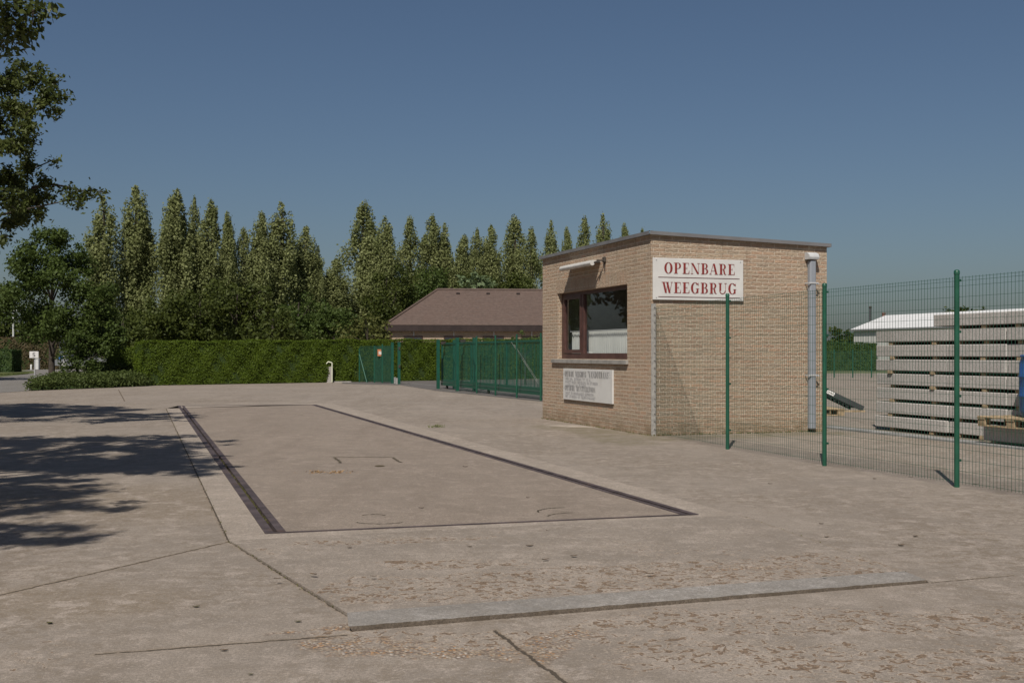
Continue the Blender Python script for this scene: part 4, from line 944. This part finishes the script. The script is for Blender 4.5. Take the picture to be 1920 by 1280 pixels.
def poplar_meshes(seed, Hn, Rm, spires):
    """pointed poplar of height Hn: several upright leaders, each a spindle of upswept clumps"""
    rg = np.random.default_rng(seed); C = []; Rd = []; PN = []
    ph = rg.uniform(0, 6.28, 6)
    for si in range(spires):
        if si == 0: ox, oy, top, rm = 0, 0, Hn, Rm*.86
        else:
            a = rg.uniform(0, 6.28); d = rg.uniform(.35,.62); ox, oy = math.cos(a)*Rm*d, math.sin(a)*Rm*d; top = Hn*rg.uniform(.72,.96); rm = Rm*rg.uniform(.42,.60)
        n = int(top*11*(1 if si == 0 else .6))
        for _ in range(n):
            f = rg.uniform(.10,1)**.92
            prof = (min(1, (f/.25)**.6) if f < .25 else 1-.06*(f-.25)/.35 if f < .60 else .94*(1-((f-.60)/.40)**2.1)**.9+.05)
            a = rg.uniform(0,6.28); lump = 1+.20*math.sin(2*a+f*9+ph[0]+si)+.16*math.sin(3*a-f*15+ph[1])+.12*math.sin(f*27+ph[2]+a)
            rr = rm*prof*lump*rg.uniform(.85,1.12); q = rg.random()**.4
            s = (.20+.36*prof)*rg.uniform(.65,1.35)
            C.append((ox+rr*q*math.cos(a), oy+rr*q*math.sin(a), f*top*.985)); Rd.append((s*.66, s*.66, s*1.35)); PN.append(int(100*rg.uniform(.6,1.4)*(s/.45)**1.5))
    v = cloud(C, Rd, PN, .115, rg, rnd=.5, upb=.2)
    cr = mesh_from_quads('poplar_crown', v); cr.materials.append(M_pop)
    mb = MB(); ends = [C[i] for i in rg.choice(len(C), 14, replace=False)]
    limbs(mb, (0,0,0), Hn*.94, ends, .16, rg)
    t = mb.build('trunk', M_bark); tm = t.data; bpy.data.objects.remove(t)
    return cr, tm
PH = 10.0
pvars = [poplar_meshes(11,PH,1.1,2), poplar_meshes(12,PH,1.2,4), poplar_meshes(33,PH,1.0,2), poplar_meshes(14,PH,1.25,5), poplar_meshes(15,PH,1.05,3), poplar_meshes(16,PH,1.15,4), poplar_meshes(17,PH,1.15,3), poplar_meshes(18,PH,1.2,5)]
pops = [(195,370,33),(255,350,32),(331,355,33),(364,370,17),(398,375,30),(426,397,20),(457,428,22),(490,400,26),(528,380,33),(573,425,27),(596,462,19),(628,487,30),(681,378,34),(721,410,27),(769,408,27),(811,405,27),(834,420,24),(870,440,22),(894,430,20),(920,425,23),(966,405,27),(996,428,22),(1033,415,20),(1063,425,14),(1096,408,21),(1131,402,22),(1171,418,15),(1205,430,18)]
ordn = 'first second third fourth fifth sixth seventh eighth ninth tenth eleventh twelfth thirteenth fourteenth fifteenth sixteenth seventeenth eighteenth nineteenth twentieth twenty-first twenty-second twenty-third twenty-fourth twenty-fifth twenty-sixth twenty-seventh twenty-eighth'.split()
for i, (px, ty, hw) in enumerate(pops):
    f = (px-195)/976; y = 88+30*f+rng.uniform(-2,2)
    p = G(px, HY+1); p = Vector(((px-CX)/F*y, y, 0)); h = HC+(HY-ty)/F*y; k = hw/F*y
    vi = (i*5+2) % 8 if hw > 22 else (0, 2, 4)[i % 3]
    look = 'broad' if hw > 29 else 'slim' if hw < 19 else 'tall'
    if ty > 445: look = 'short'
    root = empty('poplar_tree', p, f'{look} pointed poplar, {ordn[i]} from the left in the row behind the hedge and bungalow', 'poplar', 'poplars in the row behind the hedge', rng.uniform(0,6.28))
    rx = k/1.05*1.0; root.scale = (rx, rx, h/PH)
    for nm, me in (('crown',pvars[vi][0]),('trunk',pvars[vi][1])): o = bpy.data.objects.new(nm, me); COL.objects.link(o); o.parent = root
def tree(name, label, cat, base, blobs, mat, leaf, dens, rg, group=None, trunk_r=.12, trunk_h=None, sub=9, srad=.42, rnd=.75):
    """blobs: (x, y, z, rx, rz) in world metres; each blob is broken into sub clumps spread over its volume"""
    root = empty(name, base, label, cat, group); C = []; Rd = []; PN = []
    for (x, y, z, rx, rz) in blobs:
        for _ in range(sub):
            d = rg.normal(size=3); d /= np.linalg.norm(d); q = rg.random()**.4
            s = srad*rx*rg.uniform(.7,1.3); C.append((x+d[0]*rx*q, y+d[1]*rx*q, max(.1, z+d[2]*rz*q))); Rd.append((s, s, s*.75)); PN.append(max(6, int(dens*s*s*rg.uniform(.7,1.3))))
    b = np.array(base); C = np.array(C)-b
    link('crown', mesh_from_quads(name+'_crown', cloud(C, np.array(Rd), PN, leaf, rg, rnd=rnd)), mat, root)
    mb = MB(); h = trunk_h or max(c[2] for c in C)*.9
    ends = [tuple(np.array(C[i])+b) for i in rg.choice(len(C), min(16, len(C)), replace=False)]
    limbs(mb, tuple(base), h, ends, trunk_r, rg); mb.build('trunk', M_bark, root)
    return root
def pblob(px, py, y, rpx, vr=1.0): q = P(px, py, y); r = rpx/F*y; return (q.x, q.y, max(q.z,.3), r, r*vr)
rg = np.random.default_rng(21)
# fill trees between hedge and poplars
fills = [(232,613,62,28,66,M_dark_l,'dark bushy tree behind the left end of the long hedge'),(300,603,72,37,70,M_dark_l,'wide dark tree behind the long hedge under the second and third poplars'),
         (375,588,74,39,72,M_dark_l,'dense dark tree behind the long hedge, left of its middle'),(445,573,70,37,68,M_dark_l,'dark rounded tree behind the middle of the long hedge'),
         (512,628,60,36,58,M_dark_l,'very dark dense tree standing close behind the long hedge, left of the light gap'),(560,588,45,28,80,M_mid_l,'loose tree behind the hedge beside the light gap'),
         (628,598,60,31,78,M_mid_l,'leafy tree right of the light gap behind the long hedge'),(725,548,60,42,84,M_dark_l,'dark tree behind the bungalow, above the left end of its roof'),
         (800,548,60,37,92,M_mid_l,'leafy tree behind the bungalow ridge, left part'),(880,558,55,34,96,M_dark_l,'dark tree behind the middle of the bungalow ridge'),(960,548,55,37,98,M_dark_l,'dark tree behind the bungalow ridge, beside the brick hut')]
for (px, py, hw, hh, y, mt, lb) in fills:
    bl = []
    for k in range(9):
        a = rg.uniform(-1,1); b = rg.uniform(-1,1); 
        bl.append(pblob(px+a*hw*.62, py+b*hh*.95+12, y+rg.uniform(-2,2), hw*rg.uniform(.34,.52), 1.1))
    for k in range(5): bl.append(pblob(px+rg.uniform(-.7,.7)*hw, rg.uniform(615,655), y+rg.uniform(-1.5,1.5), hw*.42, .9))
    tree('leafy_tree', lb, 'tree', Vector(((px-CX)/F*y, y, 0)), bl, mt, .15, 240, rg, 'leafy trees behind the hedge', .14, None, 12, .45)
bl = [pblob(px, py, 61, r) for px, py, r in ((660,620,24),(690,612,28),(715,622,22),(680,636,26),(705,640,24),(730,640,14),(650,642,18),(688,598,16),(722,605,10))]
tree('olive_bush', 'yellow green loose bush behind the hedge at the left corner of the bungalow roof', 'bush', G(690,705), bl, M_olive, .13, 150, rg, None, .08, 2.0, 8, .5)
bl = [pblob(px, py, 88, r) for px, py, r in ((868,532,16),(890,524,18),(912,530,16),(900,540,20),(880,545,20),(920,545,14))]
tree('pale_tree', 'pale grey green tree top showing just over the bungalow ridge', 'tree', Vector(((890-CX)/F*88, 88, 0)), bl, M_sage, .24, 70, rg, None, .12, 6.0, 8, .5)
bl = [pblob(px, py, 44, r) for px, py, r in ((965,640,14),(985,634,14),(1005,638,13),(950,646,10),(1016,646,10))]
tree('low_bush', 'small green bush showing over the open sliding gate beside the brick hut', 'bush', Vector(((985-CX)/F*44, 44, 0)), bl, M_shrub, .08, 320, rg, None, .04, 1.2, 8, .5)
# broad tree at the left with its trunk, shrub tree, neighbours outside the frame (seen in the window's reflection)
bl = [pblob(px, py, 45+rg.uniform(-1.2,1.2), r, .8) for px, py, r in ((95,455,30),(62,480,34),(45,500,28),(60,520,30),(90,490,34),(130,490,34),(45,535,36),(95,530,42),(150,540,40),(185,560,36),(30,575,38),(75,590,44),(130,600,46),(180,605,44),(212,630,28),(60,615,32),(95,615,36),(150,630,34),(190,640,30),(115,445,18),(80,440,14),(145,470,18),(165,500,22),(30,500,18),(200,590,22),(10,550,26))]
tree('broad_tree', 'broad round green tree with a dark trunk at the left, behind the low shrub border', 'tree', G(97,714), bl, M_mid_l, .09, 720, rg, None, .125, 4.6, 16, .45)
bl = [pblob(px, py, 92, r) for px, py, r in ((-20,560,40),(10,600,34),(40,625,32),(-15,630,40),(-50,600,40),(25,565,26),(70,640,24),(5,640,28),(110,640,26))]
tree('leafy_tree', 'dark tree at the far left edge, behind the thin white lamp post', 'tree', Vector((-43, 92, 0)), bl, M_dark_l, .2, 120, rg, None, .16, 5, 12, .45)
bl = [pblob(px, py, 43.5+rg.uniform(-.5,.5), r, .9) for px, py, r in ((150,640,22),(135,660,22),(165,662,24),(145,685,20),(172,685,18),(125,690,14),(185,645,18),(198,660,14),(128,645,14),(155,625,12))]
tree('shrub_tree', 'small bushy tree beside the broad tree, rising from the low shrub border', 'tree', G(145,722), bl, M_mid_l, .075, 800, rg, None, .06, 1.6, 11, .5)
for (x, y, h, r, lb) in ((-27,47,9.5,3.2,'round tree beyond the left edge of the photo, mirrored in the hut window'),(-33,40,8,3.4,'wider round tree beyond the left edge, next to the mirrored one')):
    bl = [(x+rg.normal(0,r*.5), y+rg.normal(0,r*.5), h*rg.uniform(.3,.95), r*.42, r*.4) for _ in range(22)]
    tree('round_tree', lb, 'tree', Vector((x,y,0)), bl, M_dark_l, .22, 130, rg, 'trees left of the photo', .16, h*.8, 10, .5)
# low shrub borders
def border(name, label, poly, h, leaf, dens, mat):
    root = empty(name, sum(poly, Vector())/len(poly), label, 'shrub border'); a, b, c, d = [np.array(p) for p in poly]; n = int(dens*(poly[1]-poly[0]).length*(poly[3]-poly[0]).length)
    u = rng.random((n,2)); base = (a*(1-u[:,:1])+b*u[:,:1])*(1-u[:,1:])+(d*(1-u[:,:1])+c*u[:,:1])*u[:,1:]
    edge = np.minimum(np.minimum(u[:,0],1-u[:,0])*8, np.minimum(u[:,1],1-u[:,1])*4).clip(0,1)**.5
    z = h*(.55+.45*edge)*rng.uniform(.55,1.05,n); r = rng.uniform(.10,.17,n)
    cc = base.copy(); cc[:,2] = z; low = base.copy(); low[:,2] = z*.4
    allc = np.concatenate([cc, low])-np.array(root.location)
    link('foliage', mesh_from_quads(name+'_leaves', cloud(allc, np.concatenate([r,r*1.2]), 14, leaf, rng)), mat, root)
    mb = MB(); q = inset([Vector((p.x,p.y,0)) for p in poly], .3); ring(mb, inset([Vector((p.x,p.y,0)) for p in poly], .12), q, .01, h*.38); mb.quad(*[Vector((p.x,p.y,h*.38)) for p in q]); mb.build('twigs', M_hcore, root)
border('shrub_border', 'low leafy shrub border along the yard edge, in front of the broad tree', [G(48,733), G(272,724), G(272,724)+Vector((-.4,3.4,0)), G(56,722)+Vector((.3,1.5,0))], .44, .06, 34, M_shrub)
border('rear_shrubs', 'darker low shrubs between the low border and the short side hedge', [G(165,719), G(268,717), G(268,710), G(165,711)], .80, .07, 24, M_dark_l)
# grass verge
va, vb = G(-60,706.5), G(62,700)
mb = MB(); vq = [G(-90,707), G(0,707), G(66,699.5), G(62,695.5), G(-90,695.5)]
vg = mb.quad(*[Vector((p.x,p.y,.012)) for p in vq]).build('grass_verge', plain('verge_soil', (.075,.085,.03), .95, .3, 2)); tag(vg, kind='structure')
n = 9000; cs = []
while len(cs) < n:
    p = Vector((rng.uniform(vq[0].x, vq[2].x+1), rng.uniform(vq[0].y, vq[3].y), 0)); s = p.x/p.y*F+CX; yy = HY+F*HC/p.y
    if yy < 707 and yy > 695.5 and s < 66-max(0,(yy-699.5))*8.8: cs.append((p.x,p.y,rng.uniform(.02,.06)))
cs = np.array(cs); nn = rng.normal(size=(n,3))*np.array([1,1,.3])+np.array([0,-.6,.3]); nn /= np.linalg.norm(nn,axis=1,keepdims=True)
tag(link('grass', mesh_from_quads('grass', leaf_quads(cs, nn, rng.uniform(.06,.14,n), .03*np.ones(n), rng)), leafmat('verge_grass', (.05,.07,.015), (.11,.13,.035), .2)), 'short grass on the verge by the far left hedge', 'grass', kind='stuff')
# distant trees on the right skyline
for i, (px, ty, hw, lb) in enumerate(((1512,612,22,'distant dark tree hidden mostly by the brick hut, on the right skyline'),(1566,614,20,'distant pointed trees right of the brick hut, nearest to it'),(1590,616,12,'slim distant tree on the skyline in the middle of the gap right of the hut'),(1609,618,14,'distant tree on the skyline next to the white shed'))):
    y = 190; bl = [pblob(px+rg.uniform(-.7,.7)*hw, rg.uniform(ty+8,655), y, hw*.42, 1.2) for _ in range(10)]+[pblob(px, ty+6, y, hw*.3, 1.5)]
    tree('distant_tree', lb, 'tree', Vector(((px-CX)/F*y, y, 0)), bl, M_dark_l, .36, 30, rg, 'distant trees on the right skyline', .15, 4, 8, .45)
for i, (px, py, r, y, lb) in enumerate(((1565,640,18,120,'mid green round bush over the square hedge, right beside the brick hut'),(1592,634,20,120,'rounder green bush over the square hedge, left of the white shed'),)):
    bl = [pblob(px+rg.uniform(-.6,.6)*r, py+rg.uniform(-.5,1)*r*.8, y, r*.5, .9) for _ in range(9)]
    tree('green_bush', lb, 'bush', Vector(((px-CX)/F*y, y, 0)), bl, M_mid_l, .2, 70, rg, 'bushes over the square hedge', .1, 2, 8, .45)
bl = [pblob(px, 583, 150, 12, .7) for px in (1780,1795,1812,1830,1842)]+[pblob(px, 600, 150, 14, .8) for px in (1785,1800,1820,1838)]
tree('leafy_tree', 'dark tree crown just showing over the white shed roof', 'tree', Vector(((1812-CX)/F*150, 150, 0)), bl, M_dark_l, .3, 60, rg, None, .2, 5.5, 8, .5)

# ------------------------------------------------------------------ the near trees whose branches hang in at the left
def branchy(name, label, base, h, clumps, mat, leaf, dens, rg, r0, limbn=22):
    """clumps (x,y,z,r): twigs with leaves on them"""
    root = empty(name, base, label, 'tree'); b = np.array(base); C = []; Nn = []; tw = MB()
    ends = []
    for (x, y, z, r) in clumps:
        c = np.array((x,y,z)); nt = max(3, int(9*(r/.35)**1.3))
        ends.append((x,y,z))
        for _ in range(nt):
            d = rg.normal(size=3); d[2] *= .7; d /= np.linalg.norm(d); e = c+d*r*rg.uniform(.6,1.15); e[2] -= .18*r
            s = c-d*r*.15; m = (s+e)/2+np.array([0,0,.10*r])
            tw.tube([Vector(s), Vector(m), Vector(e)], [.007, .005, .002], 4, False)
            nl = max(4, int(dens*r*rg.uniform(.7,1.3))); t = rg.random(nl)**.8
            q = s*((1-t)**2)[:,None]+m*(2*t*(1-t))[:,None]+e*(t**2)[:,None]+rg.normal(0,.045+.03*r,(nl,3)); q[:,2] -= np.abs(rg.normal(0,.03,nl))
            C.append(q); k = rg.normal(size=(nl,3))*.8+d*.35+np.array([0,-.1,.35]); Nn.append(k/np.linalg.norm(k,axis=1,keepdims=True))
    C = np.concatenate(C)-b; Nn = np.concatenate(Nn); s = leaf*rg.uniform(.65,1.3,len(C))
    link('crown', mesh_from_quads(name+'_crown', leaf_quads(C, Nn, s*1.35, s*.66, rg)), mat, root)
    limbs(tw, tuple(base), h, [ends[i] for i in rg.choice(len(ends), min(limbn,len(ends)), replace=False)], r0, rg)
    tw.build('trunk', M_bark, root)
    return root, ends
def inframe(x, y, z, r): # whether a clump would show inside the photo
    if y < .5: return False
    px = CX+F*x/y; py = HY-F*(z-HC)/y; rp = F*r/y
    return px+rp > -10 and px-rp < 1930 and py+rp > 0
rg2 = np.random.default_rng(5); YA = 18.3
KS = 1/math.tan(SUN_EL)
def above(px0, px1, py0, py1, n, z0, z1, out, r0, r1): # crown clumps that stand between the sun and a shaded stretch of yard
    k = 0
    for _ in range(n*12):
        g = G(rg2.uniform(px0,px1), rg2.uniform(py0,py1)); z = rg2.uniform(z0,z1); r = rg2.uniform(r0,r1)
        x, y = g.x-SUN_TRAVEL.x*KS*z, g.y-SUN_TRAVEL.y*KS*z
        if y > .5 and not inframe(x, y, z, r*1.1): out.append((x,y,z,r)); k += 1
        if k >= n: break
vis = [(20,150,45),(60,145,32),(95,150,26),(112,180,20),(80,190,40),(30,200,45),(104,205,16),(50,238,32),(20,270,45),(60,265,16),(55,310,36),(20,330,50),(85,335,23),(60,360,38),(95,365,16),(30,385,45),(72,400,20),(48,410,20),(15,420,28),(8,448,16),(122,352,10),(135,360,14),(152,366,18),(170,360,14),(190,360,7),(126,376,9),(150,382,8),(100,300,10),(75,125,14),(40,120,22),(-10,230,50),(-15,360,50),(-10,150,50)]
cl = []
for px, py, r in vis: q = P(px, py, YA+rg2.uniform(-.7,.7)); cl.append((q.x, q.y, q.z, r/F*YA))
ca = Vector((-11.3,18.6,0))
above(-150,300,757,776,110,3.6,7.5,cl,.4,.6); above(200,405,764,777,22,3.6,7,cl,.2,.32)
while len(cl) < 190:
    d = rg2.normal(size=3); d /= np.linalg.norm(d); q = rg2.random()**.4
    x, y, z = ca.x+d[0]*3.4*q, ca.y+d[1]*2.6*q, 4.7+d[2]*1.9*q
    if not inframe(x, y, z, .5): cl.append((x, y, z, rg2.uniform(.4,.6)))
ta, ends = branchy('hanging_tree', 'near tree hanging in at the left edge, its long branch reaching over the broad tree', ca, 5.6, cl, M_oak, .062, 205, rg2, .16, 34)
mb = MB(); pts = [P(60,352,YA), P(95,346,YA), P(125,350,YA), P(150,358,YA), P(175,358,YA), P(196,359,YA)]
mb.tube(pts, [.03,.022,.016,.012,.007,.003], 6); mb.build('branch', M_bark, ta)
cl = []
for px, py, r in ((5,20,46),(35,45,32),(62,22,24),(85,18,14),(98,14,9),(15,68,26),(8,88,10),(55,62,12),(70,10,16),(30,10,30),(-15,50,40)):
    q = P(px, py, 9.3+rg2.uniform(-.2,.2)); cl.append((q.x, q.y, q.z, r/F*9.3))
cb = Vector((-7.4,8.0,0))
above(-150,340,820,882,110,4,8,cl,.35,.55); above(250,430,825,890,40,3.8,8,cl,.14,.26); above(-150,170,890,960,48,3.8,8,cl,.24,.38); above(-100,140,985,1018,24,3.6,8,cl,.16,.26); above(250,440,813,835,16,3.8,8,cl,.10,.18); above(150,260,930,960,6,3.6,8,cl,.1,.16)
while len(cl) < 250:
    d = rg2.normal(size=3); d /= np.linalg.norm(d); q = rg2.random()**.45
    x, y, z = cb.x+d[0]*3.2*q, cb.y+d[1]*3.6*q, 5.6+d[2]*2.4*q
    if not inframe(x, y, z, .5): cl.append((x, y, z, rg2.uniform(.35,.6)))
branchy('corner_tree', 'near tree of which only leafy tips show in the upper left corner', cb, 6.5, cl, M_oak, .055, 190, rg2, .17, 30)

# ------------------------------------------------------------------ small things on the ground
def onground(px, py):
    p = G(px, py); z = .004
    return p
M_dleaf = plain('dry_brown_leaf', (.10,.06,.025), .8, .4, 30); M_gleaf = plain('olive_fallen_leaf', (.07,.065,.015), .8, .3, 30)
lv_ = [(993,1027,0),(1076,1048,0),(1023,1055,0),(1218,1085,0),(700,1090,0),(520,1095,0),(587,1086,0),(368,1138,1),(93,1169,1),(559,1166,1),(790,954,0),(990,934,0),(872,876,0),(1113,1015,0),(1640,898,0),(1855,880,1),(1830,908,0),(1708,895,0),(1540,982,0),(1717,1006,0),(1444,907,0),(1550,1007,0),(1690,1023,0),(420,1220,0),(470,1265,1),(1104,1012,0),(1030,996,0),(1546,1090,1),(240,788,0),(128,790,0),(880,1028,0),(655,1030,0)]
def WX(g): return 0 < (g-WD).dot(D2) < 3.2 and 0 < (g-WD).dot(D1) < 19
lproto = {}
for i, (px, py, kd) in enumerate(lv_):
    if kd not in lproto:
        me_ = MB(); L = 9; top = []; 
        for a in range(L):
            t = a/(L-1); w = math.sin(math.pi*t)**.8*.016*(1 if kd == 0 else 1.2); x = (t-.5)*.056; z = .002+.002*(2*t-1)**2
            me_.v += [(x,-w,z+.004),(x,0,z),(x,w,z+.0015)]
        for a in range(L-1):
            for c in range(2): me_.f.append([a*3+c,(a+1)*3+c,(a+1)*3+c+1,a*3+c+1]); me_.sm.append(True)
        o = me_.build('fallen_leaf', M_dleaf if kd == 0 else M_gleaf); lproto[kd] = o
    else: o = link('fallen_leaf', lproto[kd].data, None)
    g = onground(px, py); inside = 0.012 if 1000 < py < 1100 and 700 < px < 1400 else .006
    o.location = (g.x, g.y, (.0075 if WX(g) else .022*max(0, min(1, (py-1010)/90))+.009 if 450 < px < 1690 and 1015 < py < 1150 else .003)); s = rng.uniform(.6,1.0)*(1 if kd == 0 else .65); o.scale = (s,s,s*1.3); o.rotation_euler = (0,0,rng.uniform(-.6,.6))
    tag(o, 'small dry brown leaf lying loose on the bare concrete' if kd == 0 else 'small dark curled leaf lying on the bare concrete', 'leaf', 'dry leaves on the concrete' if kd == 0 else 'dark curled leaves on the concrete')
# moss and weed in the frame gap and the joints
def tufts(name, label, pts, n, h, w, mat, sp):
    C = []; 
    for a, b, k in pts:
        t = rng.random(int(n*k)); q = np.array(a)*(1-t)[:,None]+np.array(b)*t[:,None]; q[:,:2] += rng.normal(0,sp,(len(t),2)); q[:,2] += rng.uniform(.2,.9,len(t))*h; C.append(q)
    C = np.concatenate(C); nn = rng.normal(size=C.shape)*np.array([1,1,.35]); nn /= np.linalg.norm(nn,axis=1,keepdims=True)
    v = leaf_quads(C, nn, h*rng.uniform(.6,1.5,len(C)), w*np.ones(len(C)), rng)
    return tag(link(name, mesh_from_quads(name, v), mat), label, 'weeds', kind='stuff')
M_weed = leafmat('dry_weed', (.085,.08,.03), (.17,.16,.06), .2)
z1 = Vector((0,0,-.03))
gl = lambda f: (WD+(WA-WD)*f)+ (WC-WD).normalized()*.077+z1
tufts('gap_weeds', 'thin dry weeds growing in the left gap of the weighbridge frame', [(gl(.03),gl(.16),1.2),(gl(.1),gl(.3),.8)], 260, .035, .005, M_weed, .006)
tufts('joint_weeds', 'sparse dry moss along the concrete joints', [(RD,RA,.8),(RD,K4,.25),(RC,K3,.25)], 300, .010, .009, M_weed, .010)
tufts('grass_tuft', 'small green weed tuft by the far edge of the weighbridge', [(G(806,803),G(826,801),1)], 60, .05, .010, leafmat('green_weed', (.07,.085,.02), (.15,.17,.05), .2), .05)
tufts('wall_weeds', 'dry crumbs and moss along the foot of the brick hut', [(B(LS,-.02,0),B(0,-.02,0),.7),(B(-.02,0,0),B(-.02,LT,0),1.2)], 260, .02, .02, M_weed, .012)

def litter(label, px, py, wx, wy, n, z):
    c = G(px, py); a = rng.normal(size=(n,2))*.42; q = np.stack([c.x+a[:,0]*wx+.1*np.sin(a[:,0]*9), c.y+a[:,1]*wy, z+rng.uniform(0,.006,n)], 1)
    nn = rng.normal(size=(n,3))*.45+np.array([0,0,1]); nn /= np.linalg.norm(nn,axis=1,keepdims=True); s = rng.uniform(.010,.026,n)
    return tag(link('leaf_litter', mesh_from_quads('leaf_litter', leaf_quads(q, nn, s*1.4, s*.8, rng)), M_litter), label, 'leaf litter', kind='stuff')
M_litter = leafmat('orange_leaf_litter', (.20,.12,.06), (.36,.24,.13), .1)
litter('thin streak of orange dry leaf crumbs on the weighbridge deck', 612, 886, .30, .16, 150, .007)
